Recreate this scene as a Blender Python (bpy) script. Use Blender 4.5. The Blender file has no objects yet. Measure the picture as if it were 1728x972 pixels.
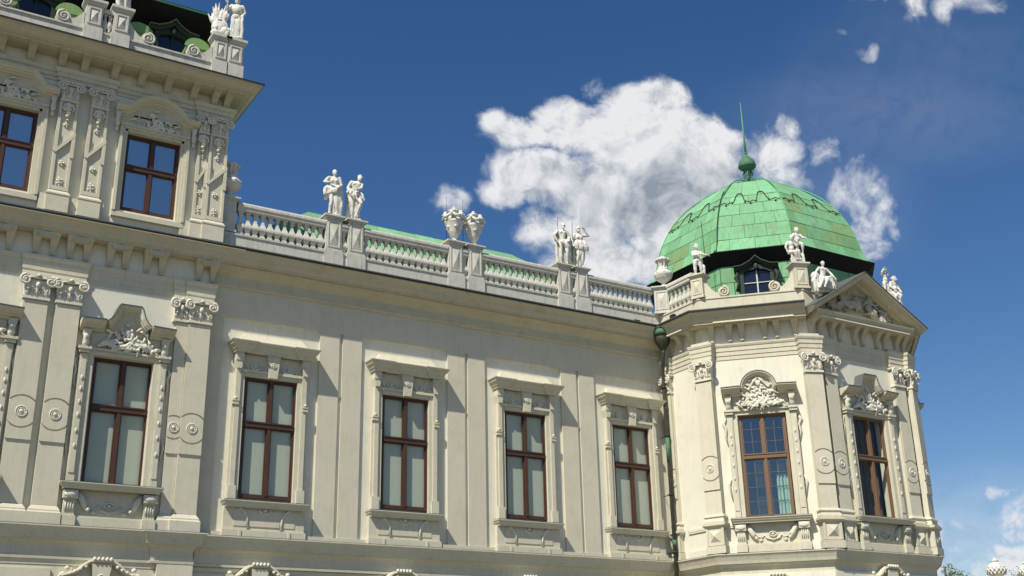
import bpy, math, random
from mathutils import Vector, Matrix, noise
random.seed(7)
SC = bpy.context.scene
COL = SC.collection
S = 4.0/3.0            # modelling unit -> metres (applied at the very end)
R = math.radians
GZ = -1.2              # ground level in modelling units (camera at z=0 -> 1.6 m)

# ------------------------------------------------------------------ camera
cam_d = bpy.data.cameras.new('camera'); cam = bpy.data.objects.new('camera', cam_d)
COL.objects.link(cam); SC.camera = cam
P_, R_, Y_ = 0.3544, 0.0222, 0.5565
F_ = 1915.09
cy, sy, cp, sp, cr, sr = math.cos(Y_), math.sin(Y_), math.cos(P_), math.sin(P_), math.cos(R_), math.sin(R_)
Mz = Matrix(((cy, -sy, 0), (sy, cy, 0), (0, 0, 1)))
Mx = Matrix(((1, 0, 0), (0, cp, sp), (0, -sp, cp)))
Mr = Matrix(((cr, 0, -sr), (0, 1, 0), (sr, 0, cr)))
RW = Mr @ Mx @ Mz                      # rows: right, forward, up
right, fwd, up = Vector(RW[0]), Vector(RW[1]), Vector(RW[2])
M3 = Matrix((right, up, -fwd)).transposed()
cam.matrix_world = Matrix.Translation((0, -30*S, 0)) @ M3.to_4x4()
cam_d.sensor_width = 36; cam_d.lens = 36*F_/1728
cam_d.clip_start = 0.1; cam_d.clip_end = 3000

# ------------------------------------------------------------------ world
def link(t, a, b): t.links.new(a, b)
SUN_DIR = Vector((1.9, 1.0, -2.66)).normalized()     # travel direction
W = bpy.data.worlds.new('World'); SC.world = W; W.use_nodes = True
nt = W.node_tree; nt.nodes.clear()
out = nt.nodes.new('ShaderNodeOutputWorld')
sky = nt.nodes.new('ShaderNodeTexSky'); sky.sky_type = 'NISHITA'; sky.sun_disc = False
sky.sun_elevation = math.asin(-SUN_DIR.z); sky.sun_rotation = math.atan2(-SUN_DIR.x, -SUN_DIR.y)
sky.altitude = 300; sky.air_density = 1.0; sky.dust_density = 0.25; sky.ozone_density = 2.2
bgs = nt.nodes.new('ShaderNodeBackground'); bgs.inputs[1].default_value = 0.080
hs = nt.nodes.new('ShaderNodeHueSaturation'); hs.inputs['Saturation'].default_value = 1.27
hs.inputs['Value'].default_value = 1.0; hs.inputs['Hue'].default_value = 0.506
link(nt, sky.outputs[0], hs.inputs['Color']); link(nt, hs.outputs[0], bgs.inputs[0])
tc = nt.nodes.new('ShaderNodeTexCoord')
def vmath(op, a=None, b=None, t=None):
    n = t.nodes.new('ShaderNodeVectorMath'); n.operation = op
    for i, v in ((0, a), (1, b)):
        if v is None: continue
        if hasattr(v, 'links'): link(t, v, n.inputs[i])
        else: n.inputs[i].default_value = v
    return n
def fmath(op, a=None, b=None, t=None, clamp=False):
    n = t.nodes.new('ShaderNodeMath'); n.operation = op; n.use_clamp = clamp
    for i, v in ((0, a), (1, b)):
        if v is None: continue
        if hasattr(v, 'links'): link(t, v, n.inputs[i])
        else: n.inputs[i].default_value = v
    return n.outputs[0]
# clouds live at fixed compass directions: tangent coordinates about one fixed sky direction
DIR = tc.outputs['Generated']
cf, ca, cb = fwd, right, up
dfw = fmath('MAXIMUM', vmath('DOT_PRODUCT', DIR, tuple(cf), nt).outputs['Value'], 0.05, nt)
dx_ = fmath('DIVIDE', vmath('DOT_PRODUCT', DIR, tuple(ca), nt).outputs['Value'], dfw, nt)
dy_ = fmath('DIVIDE', vmath('DOT_PRODUCT', DIR, tuple(cb), nt).outputs['Value'], dfw, nt)
cmb = nt.nodes.new('ShaderNodeCombineXYZ'); link(nt, dx_, cmb.inputs[0]); link(nt, dy_, cmb.inputs[1])
PT = cmb.outputs[0]
wn = nt.nodes.new('ShaderNodeTexNoise'); wn.inputs['Scale'].default_value = 9; wn.inputs['Detail'].default_value = 6
link(nt, PT, wn.inputs['Vector'])
wsub = vmath('SUBTRACT', wn.outputs['Color'], (.5, .5, .5), nt)
wsc = vmath('MULTIPLY', wsub.outputs[0], (.07, .07, 0), nt)
PW = vmath('ADD', PT, wsc.outputs[0], nt).outputs[0]
blobs = [  # u, v, rx, ry, weight (photo directions)
 (838, 205, 36, 34, .85), (889, 225, 88, 46, .95), (956, 198, 66, 50, 1.0), (990, 142, 30, 36, .62), (1114, 168, 60, 42, .95),
 (1050, 180, 75, 50, .95), (1060, 230, 165, 65, 1.1), (1170, 235, 85, 48, 1.05), (1225, 238, 42, 34, .85), (1120, 308, 200, 95, 1.15),
 (856, 322, 74, 32, .95), (925, 300, 115, 52, 1.05), (1000, 330, 120, 50, 1.0), (968, 385, 115, 62, 1.0), (1040, 440, 150, 72, 1.05), (1125, 400, 140, 85, 1.1),
 (1300, 258, 75, 66, .72), (1340, 218, 38, 30, .68), (1300, 290, 85, 42, .66), (1405, 265, 60, 48, .52), (1448, 312, 74, 62, .64),
 (1474, 362, 60, 58, .70), (1472, 404, 52, 32, .62), (1504, 384, 24, 18, .60), (762, 344, 40, 34, .78), (807, 294, 18, 12, .42),
 (1478, 6, 60, 24, .56), (1550, 22, 32, 52, .62), (1600, 26, 28, 32, .60), (1645, 12, 66, 30, .52), (1416, 55, 18, 13, .44),
 (1457, 100, 40, 17, .52), (1500, 190, 200, 65, .23), (1250, 40, 160, 40, .14), (1696, 830, 36, 22, .64), (1716, 880, 60, 56, .72),
 (1709, 932, 90, 48, .76), (1622, 884, 75, 42, .54), (1586, 892, 36, 34, .62), (1617, 916, 70, 32, .56), (1603, 952, 64, 32, .68),
 (1650, 960, 100, 34, .62), (1640, 900, 160, 100, .34), (1695, 288, 14, 7, .4)]
shades = [(1085, 335, 175, 62, .62), (985, 300, 80, 26, .40), (1150, 270, 90, 40, .22), (985, 410, 80, 26, .30), (1130, 420, 110, 40, .35), (1010, 330, 60, 30, .25)]
dens = None
for (u, v, rx, ry, w) in blobs:
    c = ((u-864)/F_, -(v-486)/F_, 0)
    d = vmath('SUBTRACT', PW, c, nt)
    e = vmath('MULTIPLY', d.outputs[0], (F_/rx, F_/ry, 0), nt)
    l = vmath('LENGTH', e.outputs[0], None, nt).outputs['Value']
    q = nt.nodes.new('ShaderNodeMapRange'); q.interpolation_type = 'SMOOTHSTEP'
    link(nt, l, q.inputs['Value']); q.inputs['From Min'].default_value = 1.5; q.inputs['From Max'].default_value = 0.15
    q.inputs['To Min'].default_value = 0; q.inputs['To Max'].default_value = w
    dens = q.outputs[0] if dens is None else fmath('MAXIMUM', dens, q.outputs[0], nt)
def cl_noise(vec, off):
    m = vmath('ADD', vec, off, nt)
    n = nt.nodes.new('ShaderNodeTexNoise'); n.inputs['Scale'].default_value = 13
    n.inputs['Detail'].default_value = 8; n.inputs['Roughness'].default_value = .62
    link(nt, m.outputs[0], n.inputs['Vector'])
    v = nt.nodes.new('ShaderNodeTexNoise'); v.inputs['Scale'].default_value = 30; v.inputs['Detail'].default_value = 4
    v.inputs['Roughness'].default_value = .6; link(nt, m.outputs[0], v.inputs['Vector'])
    bl_ = fmath('MULTIPLY', fmath('SUBTRACT', fmath('ABSOLUTE', fmath('SUBTRACT', v.outputs['Fac'], .5, nt), None, nt), .08, nt), 1.1, nt)
    return fmath('ADD', fmath('MULTIPLY', fmath('SUBTRACT', n.outputs['Fac'], .5, nt), 1.7, nt), bl_, nt)
n0 = cl_noise(PW, (0, 0, 3.7)); n1 = cl_noise(PW, (-.007, .011, 3.7))
tot = fmath('ADD', dens, n0, nt)
al = nt.nodes.new('ShaderNodeMapRange'); al.interpolation_type = 'SMOOTHSTEP'
link(nt, tot, al.inputs['Value']); al.inputs['From Min'].default_value = .26; al.inputs['From Max'].default_value = .84
gate = fmath('MULTIPLY', fmath('MULTIPLY', dens, 1.75, nt, clamp=True), al.outputs[0], nt)
veil = None
for (u, v, rx, ry, w) in [(1500, 200, 260, 100, .09), (1600, 90, 230, 100, .05), (1430, 330, 130, 110, .08), (1640, 900, 190, 110, .24)]:
    d = vmath('SUBTRACT', PW, ((u-864)/F_, -(v-486)/F_, 0), nt)
    e = vmath('MULTIPLY', d.outputs[0], (F_/rx, F_/ry, 0), nt); l = vmath('LENGTH', e.outputs[0], None, nt).outputs['Value']
    q = nt.nodes.new('ShaderNodeMapRange'); q.interpolation_type = 'SMOOTHSTEP'
    link(nt, l, q.inputs['Value']); q.inputs['From Min'].default_value = 1.5; q.inputs['From Max'].default_value = 0.0
    q.inputs['To Min'].default_value = 0; q.inputs['To Max'].default_value = w
    veil = q.outputs[0] if veil is None else fmath('MAXIMUM', veil, q.outputs[0], nt)
gate = fmath('MAXIMUM', gate, fmath('MULTIPLY', veil, fmath('ADD', fmath('MULTIPLY', n0, .5, nt), 1.0, nt), nt), nt, clamp=True)
sh1 = fmath('MULTIPLY', fmath('SUBTRACT', n0, n1, nt), 1.5, nt)
grey = None
for (u, v, rx, ry, w) in shades:
    d = vmath('SUBTRACT', PW, ((u-864)/F_, -(v-486)/F_, 0), nt)
    e = vmath('MULTIPLY', d.outputs[0], (F_/rx, F_/ry, 0), nt); l = vmath('LENGTH', e.outputs[0], None, nt).outputs['Value']
    q = nt.nodes.new('ShaderNodeMapRange'); q.interpolation_type = 'SMOOTHSTEP'
    link(nt, l, q.inputs['Value']); q.inputs['From Min'].default_value = 1.5; q.inputs['From Max'].default_value = 0.0
    q.inputs['To Min'].default_value = 0; q.inputs['To Max'].default_value = w
    grey = q.outputs[0] if grey is None else fmath('MAXIMUM', grey, q.outputs[0], nt)
shade = fmath('SUBTRACT', fmath('ADD', sh1, .93, nt), grey, nt, clamp=True)
ccol = nt.nodes.new('ShaderNodeMix'); ccol.data_type = 'RGBA'
ccol.inputs['A'].default_value = (.24, .28, .34, 1); ccol.inputs['B'].default_value = (.70, .71, .73, 1)
link(nt, shade, ccol.inputs['Factor'])
bgc = nt.nodes.new('ShaderNodeBackground'); link(nt, ccol.outputs['Result'], bgc.inputs[0]); bgc.inputs[1].default_value = 1.0
mixw = nt.nodes.new('ShaderNodeMixShader'); link(nt, gate, mixw.inputs[0])
link(nt, bgs.outputs[0], mixw.inputs[1]); link(nt, bgc.outputs[0], mixw.inputs[2]); link(nt, mixw.outputs[0], out.inputs[0])

sun_d = bpy.data.lights.new('sun', 'SUN'); sun_d.energy = 5.0; sun_d.angle = R(.55); sun_d.color = (1, .945, .835)
sun = bpy.data.objects.new('sun', sun_d); COL.objects.link(sun)
sun.rotation_euler = (-SUN_DIR).to_track_quat('Z', 'Y').to_euler()
SC.view_settings.view_transform = 'Standard'; SC.view_settings.look = 'None'
SC.view_settings.exposure = 0.22; SC.view_settings.gamma = 1.0
SC.cycles.max_bounces = 6; SC.cycles.diffuse_bounces = 3; SC.cycles.transparent_max_bounces = 8

# ------------------------------------------------------------------ materials
def mat(name, col, rough=.85, var=.12, vscale=1.2, bump=.15, bscale=14, streak=0, spec=.3, metal=0, dirt=None, vc=False):
    m = bpy.data.materials.new(name); m.use_nodes = True; t = m.node_tree
    b = t.nodes['Principled BSDF']; b.inputs['Roughness'].default_value = rough
    b.inputs['Specular IOR Level'].default_value = spec; b.inputs['Metallic'].default_value = metal
    g = t.nodes.new('ShaderNodeNewGeometry'); P = g.outputs['Position']
    n = t.nodes.new('ShaderNodeTexNoise'); n.inputs['Scale'].default_value = vscale; n.inputs['Detail'].default_value = 7
    n.inputs['Roughness'].default_value = .62; link(t, P, n.inputs['Vector'])
    f = fmath('MULTIPLY', fmath('SUBTRACT', n.outputs['Fac'], .5, t), 2*var, t)
    f = fmath('ADD', f, 1.0, t)
    if streak:
        st = vmath('MULTIPLY', P, (5.0, 5.0, .55), t)
        n2 = t.nodes.new('ShaderNodeTexNoise'); n2.inputs['Scale'].default_value = 1.6; n2.inputs['Detail'].default_value = 6
        link(t, st.outputs[0], n2.inputs['Vector'])
        mr = t.nodes.new('ShaderNodeMapRange'); link(t, n2.outputs['Fac'], mr.inputs['Value'])
        mr.inputs['From Min'].default_value = .52; mr.inputs['From Max'].default_value = .78
        mr.inputs['To Min'].default_value = 1; mr.inputs['To Max'].default_value = 1-streak
        f = fmath('MULTIPLY', f, mr.outputs[0], t)
    c = vmath('SCALE', None, None, t)
    if vc:
        at = t.nodes.new('ShaderNodeAttribute'); at.attribute_name = 'Col'; link(t, at.outputs['Color'], c.inputs[0])
    else: c.inputs[0].default_value = col
    link(t, f, c.inputs['Scale']); colout = c.outputs[0]
    if dirt:
        n3 = t.nodes.new('ShaderNodeTexNoise'); n3.inputs['Scale'].default_value = dirt[1]; n3.inputs['Detail'].default_value = 8
        n3.inputs['Roughness'].default_value = .7; link(t, P, n3.inputs['Vector'])
        mr = t.nodes.new('ShaderNodeMapRange'); link(t, n3.outputs['Fac'], mr.inputs['Value'])
        mr.inputs['From Min'].default_value = .5; mr.inputs['From Max'].default_value = .72
        mr.inputs['To Max'].default_value = dirt[2]
        mx = t.nodes.new('ShaderNodeMix'); mx.data_type = 'RGBA'; link(t, mr.outputs[0], mx.inputs['Factor'])
        link(t, colout, mx.inputs['A']); mx.inputs['B'].default_value = (*dirt[0], 1); colout = mx.outputs['Result']
    link(t, colout, b.inputs['Base Color'])
    if bump:
        n4 = t.nodes.new('ShaderNodeTexNoise'); n4.inputs['Scale'].default_value = bscale; n4.inputs['Detail'].default_value = 5
        link(t, P, n4.inputs['Vector'])
        bm = t.nodes.new('ShaderNodeBump'); bm.inputs['Strength'].default_value = bump; bm.inputs['Distance'].default_value = .02
        link(t, n4.outputs['Fac'], bm.inputs['Height']); link(t, bm.outputs[0], b.inputs['Normal'])
    return m
M = {}
M['white'] = mat('plaster_white', (.72, .69, .565), var=.09, vscale=.6, streak=.11, bump=.2, bscale=9, dirt=((.48, .46, .34), .9, .35))
M['beige'] = mat('plaster_beige', (.61, .57, .44), var=.09, vscale=.6, streak=.10, bump=.2, bscale=9, dirt=((.40, .38, .27), 1.1, .35))
M['trim'] = mat('stone_trim', (.59, .555, .425), var=.10, vscale=1.5, streak=.12, bump=.2, dirt=((.30, .28, .22), 3.0, .35))  # heavier dirt tone also stands in for shade on moulding undersides
M['orn'] = mat('stucco_ornament', (.66, .63, .52), var=.12, vscale=4, bump=.3, bscale=25, dirt=((.34, .31, .26), 6, .5))
M['relief'] = mat('weathered_relief', (.42, .395, .32), var=.22, vscale=5, bump=.35, bscale=25, dirt=((.17, .155, .12), 5, .8))
M['rail'] = mat('limestone_balustrade', (.57, .55, .475), var=.12, vscale=2.2, streak=.22, bump=.25, dirt=((.25, .25, .21), 4.0, .5))
M['statue'] = mat('statue_stone', (.66, .64, .575), var=.2, vscale=3.5, bump=.4, bscale=22, streak=.3, dirt=((.22, .21, .19), 4.0, .7))
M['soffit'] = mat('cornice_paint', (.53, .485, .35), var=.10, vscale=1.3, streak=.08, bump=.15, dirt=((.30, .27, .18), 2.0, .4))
M['copper'] = mat('copper_patina', (.1, .5, .25), rough=.75, var=.2, vscale=2.0, streak=.32, bump=.35, bscale=5, vc=True, spec=.2, dirt=((.19, .24, .11), 1.3, .6))
M['cop'] = mat('copper_plain', (.11, .36, .18), rough=.6, var=.2, vscale=3, streak=.25, bump=.15, dirt=((.14, .22, .12), 3, .5))
M['copdark'] = mat('dark_copper', (.025, .036, .026), rough=.65, var=.3, vscale=4, bump=.2, dirt=((.045, .095, .06), 7, .5))
M['bronze'] = mat('weathered_bronze', (.045, .045, .03), rough=.6, var=.35, vscale=6, bump=.25, dirt=((.09, .12, .08), 6, .6))
M['patina'] = mat('dark_patina', (.07, .17, .10), rough=.65, var=.35, vscale=6, bump=.25, dirt=((.03, .05, .03), 8, .8))
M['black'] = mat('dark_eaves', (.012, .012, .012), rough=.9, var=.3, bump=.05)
M['lobe'] = mat('light_copper', (.20, .33, .12), rough=.6, var=.12, vscale=2.5, streak=.15, bump=.1)
M['lead'] = mat('lead_flashing', (.10, .105, .10), rough=.55, var=.25, vscale=3, bump=.15, dirt=((.17, .22, .18), 2.5, .6))
M['leaddark'] = mat('gutter_metal', (.025, .023, .022), rough=.6, var=.3, vscale=4, bump=.1)
M['wood'] = mat('red_brown_wood', (.075, .034, .021), rough=.5, var=.2, vscale=4, bump=.1, spec=.4)
M['oak'] = mat('weathered_brown_wood', (.19, .115, .065), rough=.6, var=.3, vscale=6, bump=.15, dirt=((.09, .05, .03), 6, .6))
M['blind'] = mat('window_blind', (.50, .52, .425), rough=.9, var=.05, bump=.05)
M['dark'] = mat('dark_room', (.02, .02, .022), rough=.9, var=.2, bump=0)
M['curtain'] = mat('brown_curtain', (.13, .10, .07), rough=.9, var=.3, vscale=3, bump=0)
M['curtain_g'] = mat('pale_green_curtain', (.42, .62, .50), rough=.9, var=.2, vscale=3, bump=0)
M['white_paint'] = mat('white_paint', (.62, .62, .62), rough=.5, var=.1, bump=0)
M['gravel'] = mat('gravel', (.17, .155, .115), var=.2, vscale=.5, bump=.6, bscale=40)
M['grass'] = mat('lawn', (.07, .12, .03), var=.3, vscale=1, bump=.6, bscale=60)
M['bark'] = mat('bark', (.10, .075, .05), var=.3, vscale=4, bump=.6, bscale=12)
def glass_mat(name, refl):
    m = bpy.data.materials.new(name); m.use_nodes = True; t = m.node_tree; t.nodes.clear()
    o = t.nodes.new('ShaderNodeOutputMaterial'); tr = t.nodes.new('ShaderNodeBsdfTransparent'); gl = t.nodes.new('ShaderNodeBsdfGlossy')
    gl.inputs['Roughness'].default_value = .015; tr.inputs[0].default_value = (.93, .96, .94, 1)
    g0 = t.nodes.new('ShaderNodeNewGeometry')     # two-sided Schlick reflectance
    cs = fmath('ABSOLUTE', vmath('DOT_PRODUCT', g0.outputs['Incoming'], g0.outputs['Normal'], t).outputs['Value'], None, t)
    p5 = fmath('POWER', fmath('SUBTRACT', 1.0, cs, t), 5.0, t)
    f = fmath('MULTIPLY', fmath('ADD', fmath('MULTIPLY', p5, .957, t), .043, t), refl, t, clamp=True)
    n = t.nodes.new('ShaderNodeTexNoise'); n.inputs['Scale'].default_value = 1.2
    bm = t.nodes.new('ShaderNodeBump'); bm.inputs['Strength'].default_value = .08; bm.inputs['Distance'].default_value = .02
    g = t.nodes.new('ShaderNodeNewGeometry'); link(t, g.outputs['Position'], n.inputs['Vector'])
    link(t, n.outputs['Fac'], bm.inputs['Height']); link(t, bm.outputs[0], gl.inputs['Normal'])
    mx = t.nodes.new('ShaderNodeMixShader'); link(t, f, mx.inputs[0]); link(t, tr.outputs[0], mx.inputs[1]); link(t, gl.outputs[0], mx.inputs[2])
    link(t, mx.outputs[0], o.inputs[0]); return m
M['glass'] = glass_mat('window_glass', 1.0)
M['glass_pav'] = glass_mat('old_window_glass', 5)
M['glass_up'] = glass_mat('mirror_window_glass', 15)
def leaf_mat():
    m = mat('foliage', (.05, .09, .02), rough=.7, var=.4, vscale=.6, bump=0); return m
M['leaf'] = leaf_mat()

# ------------------------------------------------------------------ mesh builder
class MB:
    def __init__(s): s.v = []; s.f = []; s.sm = []; s.c = []; s.k = []
    def add(s, vs, fs, smooth=False, col=None):
        o = len(s.v); s.k.append((o, len(s.f), len(vs), len(fs))); s.v += [tuple(p) for p in vs]
        s.f += [tuple(i+o for i in f) for f in fs]; s.sm += [smooth]*len(fs)
        s.c += [col]*len(fs)
        return s
    def box(s, x0, x1, y0, y1, z0, z1, col=None):
        v = [(x, y, z) for z in (z0, z1) for y in (y0, y1) for x in (x0, x1)]
        return s.add(v, [(0, 2, 3, 1), (4, 5, 7, 6), (0, 1, 5, 4), (2, 6, 7, 3), (0, 4, 6, 2), (1, 3, 7, 5)], col=col)
    def prism(s, poly, y0, y1):           # poly (x,z) extruded along y
        n = len(poly)
        a = sum(poly[i][0]*poly[(i+1) % n][1]-poly[(i+1) % n][0]*poly[i][1] for i in range(n))
        if a < 0: poly = poly[::-1]
        v = [(x, y0, z) for x, z in poly]+[(x, y1, z) for x, z in poly]
        fs = [tuple(range(n)), tuple(range(2*n-1, n-1, -1))]+[(i, i+n, (i+1) % n+n, (i+1) % n) for i in range(n)]
        return s.add(v, fs)
    def sweep(s, path, prof, mode='plan', closed=False):
        # path 2-D; profile (offset to the right-hand side, other axis); capped ends
        n = len(path); rings = []
        for i, p in enumerate(path):
            p = Vector(p)
            d0 = (p-Vector(path[i-1])) if (i > 0 or closed) else None
            d1 = (Vector(path[(i+1) % n])-p) if (i < n-1 or closed) else None
            if d0 is None: d0 = d1
            if d1 is None: d1 = d0
            d0 = d0.normalized(); d1 = d1.normalized()
            n0 = Vector((d0.y, -d0.x)); n1 = Vector((d1.y, -d1.x))
            m = n0+n1; m = m/max(m.dot(n0), .25)
            rings.append([(p.x+m.x*o, p.y+m.y*o, q) for o, q in prof])
        k = len(prof); v = []
        for r in rings:
            for a, b, c in r: v.append((a, b, c) if mode == 'plan' else (a, c, b))
        fs = []
        for i in range(n if closed else n-1):
            for j in range(k):
                a = i*k+j; b = i*k+(j+1) % k; c = ((i+1) % n)*k+(j+1) % k; d = ((i+1) % n)*k+j
                fs.append((a, b, c, d) if mode == 'plan' else (a, d, c, b))
        if not closed: fs += [tuple(range(k))[::-1], tuple(range((n-1)*k, n*k))]
        return s.add(v, fs)
    def lathe(s, prof, n=16, cx=0, cy=0, smooth=True, mod=None):
        v = []; k = len(prof)
        for r, z in prof:
            for i in range(n):
                a = 2*math.pi*i/n; rr = r*(mod(a, z) if mod else 1)
                v.append((cx+rr*math.cos(a), cy+rr*math.sin(a), z))
        fs = [(j*n+i, j*n+(i+1) % n, (j+1)*n+(i+1) % n, (j+1)*n+i) for j in range(k-1) for i in range(n)]
        fs += [tuple(range(n))[::-1], tuple(range((k-1)*n, k*n))]
        return s.add(v, fs, smooth)
    def tube(s, pts, rad, n=8, smooth=True):
        pts = [Vector(p) for p in pts]; m = len(pts)
        if not hasattr(rad, '__len__'): rad = [rad]*m
        v = []; prev = None
        for i, p in enumerate(pts):
            d = (pts[min(i+1, m-1)]-pts[max(i-1, 0)]).normalized()
            if prev is None:
                a = d.orthogonal().normalized()
            else:
                a = (prev-d*prev.dot(d))
                a = a.normalized() if a.length > 1e-6 else d.orthogonal().normalized()
            prev = a; b = d.cross(a)
            for j in range(n):
                t = 2*math.pi*j/n; v.append(p+(a*math.cos(t)+b*math.sin(t))*rad[i])
        fs = [(i*n+j, i*n+(j+1) % n, (i+1)*n+(j+1) % n, (i+1)*n+j) for i in range(m-1) for j in range(n)]
        fs += [tuple(range(n))[::-1], tuple(range((m-1)*n, m*n))]
        return s.add(v, fs, smooth)
    def ball(s, c, r, n=10, rot=None):
        if not hasattr(r, '__len__'): r = (r, r, r)
        v = []; fs = []; k = max(5, n//2+2)
        for j in range(1, k):
            t = math.pi*j/k
            for i in range(n):
                a = 2*math.pi*i/n; p = Vector((r[0]*math.sin(t)*math.cos(a), r[1]*math.sin(t)*math.sin(a), r[2]*math.cos(t)))
                if rot: p = rot @ p
                v.append(Vector(c)+p)
        top = Vector((0, 0, r[2])); bot = Vector((0, 0, -r[2]))
        if rot: top = rot @ top; bot = rot @ bot
        v += [Vector(c)+top, Vector(c)+bot]; T = len(v)-2
        for j in range(k-2):
            for i in range(n): fs.append((j*n+i, (j+1)*n+i, (j+1)*n+(i+1) % n, j*n+(i+1) % n))
        for i in range(n):
            fs.append((T, i, (i+1) % n)); fs.append((T+1, (k-2)*n+(i+1) % n, (k-2)*n+i))
        return s.add(v, fs, True)
    def cap(s, a, b, ra, rb=None, n=9):   # tapered limb with round ends
        rb = ra if rb is None else rb; a = Vector(a); b = Vector(b)
        s.tube([a, b], [ra, rb], n); s.ball(a, ra, n); s.ball(b, rb, n); return s
    def limb(s, pts, rad, n=9):
        for i in range(len(pts)-1): s.cap(pts[i], pts[i+1], rad[i], rad[i+1], n)
        return s
    def merge(s, o, M4=None):
        vs = o.v if M4 is None else [tuple(M4 @ Vector(p)) for p in o.v]
        k = len(s.v); s.k += [(a+k, b+len(s.f), c, d) for a, b, c, d in o.k]; s.v += vs; s.f += [tuple(i+k for i in f) for f in o.f]; s.sm += o.sm; s.c += o.c; return s
    def split(s, key):
        res = {}
        for v0, f0, nv, nf in s.k:
            vs = s.v[v0:v0+nv]; c = [sum(p[i] for p in vs)/nv for i in range(3)]
            res.setdefault(key(*c), MB()).add(vs, [tuple(i-v0 for i in f) for f in s.f[f0:f0+nf]], s.sm[f0])
        return res
    def mesh(s, name):
        me = bpy.data.meshes.new(name); me.from_pydata(s.v, [], s.f)
        me.polygons.foreach_set('use_smooth', s.sm)
        if any(c is not None for c in s.c):
            ca_ = me.color_attributes.new('Col', 'FLOAT_COLOR', 'CORNER')
            i = 0
            for p, c in zip(me.polygons, s.c):
                c = c or (.1, .4, .2)
                for _ in range(p.loop_total): ca_.data[i].color = (*c, 1); i += 1
        me.update(); return me

def fuse(mb, name, voxel=.014, smooth=2):
    me = mb.mesh('tmp'); o = bpy.data.objects.new('tmp', me); COL.objects.link(o)
    r = o.modifiers.new('r', 'REMESH'); r.mode = 'VOXEL'; r.voxel_size = voxel; r.use_smooth_shade = True
    if smooth:
        q = o.modifiers.new('s', 'SMOOTH'); q.iterations = smooth; q.factor = .5
    dg = bpy.context.evaluated_depsgraph_get(); ev = o.evaluated_get(dg)
    res = bpy.data.meshes.new_from_object(ev); res.name = name
    bpy.data.objects.remove(o); bpy.data.meshes.remove(me)
    res.materials.clear()
    return res

WM = {}
def put(name, data, m=None, parent=None, Mw=None):
    if isinstance(data, MB): data = data.mesh(name)
    if data is not None and m is not None and len(data.materials) == 0: data.materials.append(M[m] if isinstance(m, str) else m)
    o = bpy.data.objects.new(name, data); COL.objects.link(o)
    Mw = Mw or Matrix.Identity(4); WM[o] = Mw
    if parent is not None:
        o.parent = parent; o.matrix_basis = WM[parent].inverted() @ Mw
    else: o.matrix_basis = Mw
    return o
def thing(name, label, cat, loc=(0, 0, 0), group=None, rz=0):
    o = put(name, None, None, None, Matrix.Translation(loc) @ Matrix.Rotation(rz, 4, 'Z'))
    return tag(o, label, cat, group)
def tag(o, label, cat, group=None):
    o['label'] = label; o['category'] = cat
    if group: o['group'] = group
    return o
def struct(o): o['kind'] = 'structure'; return o
def T(x=0, y=0, z=0, a=0): return Matrix.Translation((x, y, z)) @ Matrix.Rotation(a, 4, 'Z')

# ------------------------------------------------------------------ key levels (modelling units)
ZS = 4.43; ZG = 12.43; ZC = 11.98; ZPL = 13.08; ZRT = 14.14; ZPT = 14.32
# local frames: x along the face, -y outward
FM = T(0, 0, 0)                                          # long wing and left block
s2 = math.sqrt(.5)
DC = (24.87, -2.13)                                      # corner P/D
FD = T(DC[0], DC[1], 0, -math.pi/4)                      # diagonal face, length 3.494
LD = 3.494; LB = 4.736
FB = T(DC[0]+LD*s2, DC[1]-LD*s2, 0, 0)                   # front face
FP = T(DC[0], DC[1]+4.74, 0, -math.pi/2)                 # face perpendicular to the wing (x runs toward camera)
OC = (29.71, .24)
def octp(k=1, c=OC):
    b = [(-4.84, 2.37), (-4.84, -2.37), (-2.37, -4.84), (2.37, -4.84), (4.84, -2.37), (4.84, 2.37), (2.37, 4.84), (-2.37, 4.84)]
    return [(c[0]+x*k, c[1]+y*k) for x, y in b]

# ------------------------------------------------------------------ small ornaments
def spiral(mb, cx, cz, y, r=.14, turns=2.1, tk=.032, start=0, sgn=1, n=34):
    pts = []; rad = []
    for i in range(n+1):
        t = i/n; a = start+sgn*2*math.pi*turns*t; rr = r*(1-t)**.9+.012
        pts.append((cx+rr*math.cos(a), y-.02*t, cz+rr*math.sin(a))); rad.append(tk*(1-.45*t))
    mb.tube(pts, rad, 6); mb.ball((cx, y-.03, cz), .03, 8)
def leafs(mb, x, y, z, h, w, lean=.03):   # one acanthus leaf curling outward
    mb.tube([(x, y, z), (x, y-lean*.5, z+h*.5), (x, y-lean*1.4, z+h*.85), (x, y-lean*3, z+h*.92), (x, y-lean*3.2, z+h*.8)],
            [w*.55, w*.7, w*.55, w*.35, w*.15], 7)
    for sg in (-1, 1):
        mb.tube([(x, y, z), (x+sg*w*.8, y-lean*.6, z+h*.35), (x+sg*w*1.2, y-lean*1.6, z+h*.62)], [w*.35, w*.38, w*.12], 6)
def flower(mb, x, y, z, r):
    for i in range(4):
        a = math.pi/2*i+.3
        mb.ball((x+r*.6*math.cos(a), y, z+r*.6*math.sin(a)), (r*.42, .018, r*.42), 7)
    mb.ball((x, y-.015, z), r*.3, 7)
def scallop(rng, mb, pts, r0, r1, y, n, flat=.5):
    for _ in range(n):
        x, z = rng.choice(pts); r = rng.uniform(r0, r1)
        mb.ball((x+rng.uniform(-.05, .05), y-rng.uniform(0, .04), z+rng.uniform(-.05, .05)), (r, r*flat, r*rng.uniform(.5, 1.3)), 8)

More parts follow.
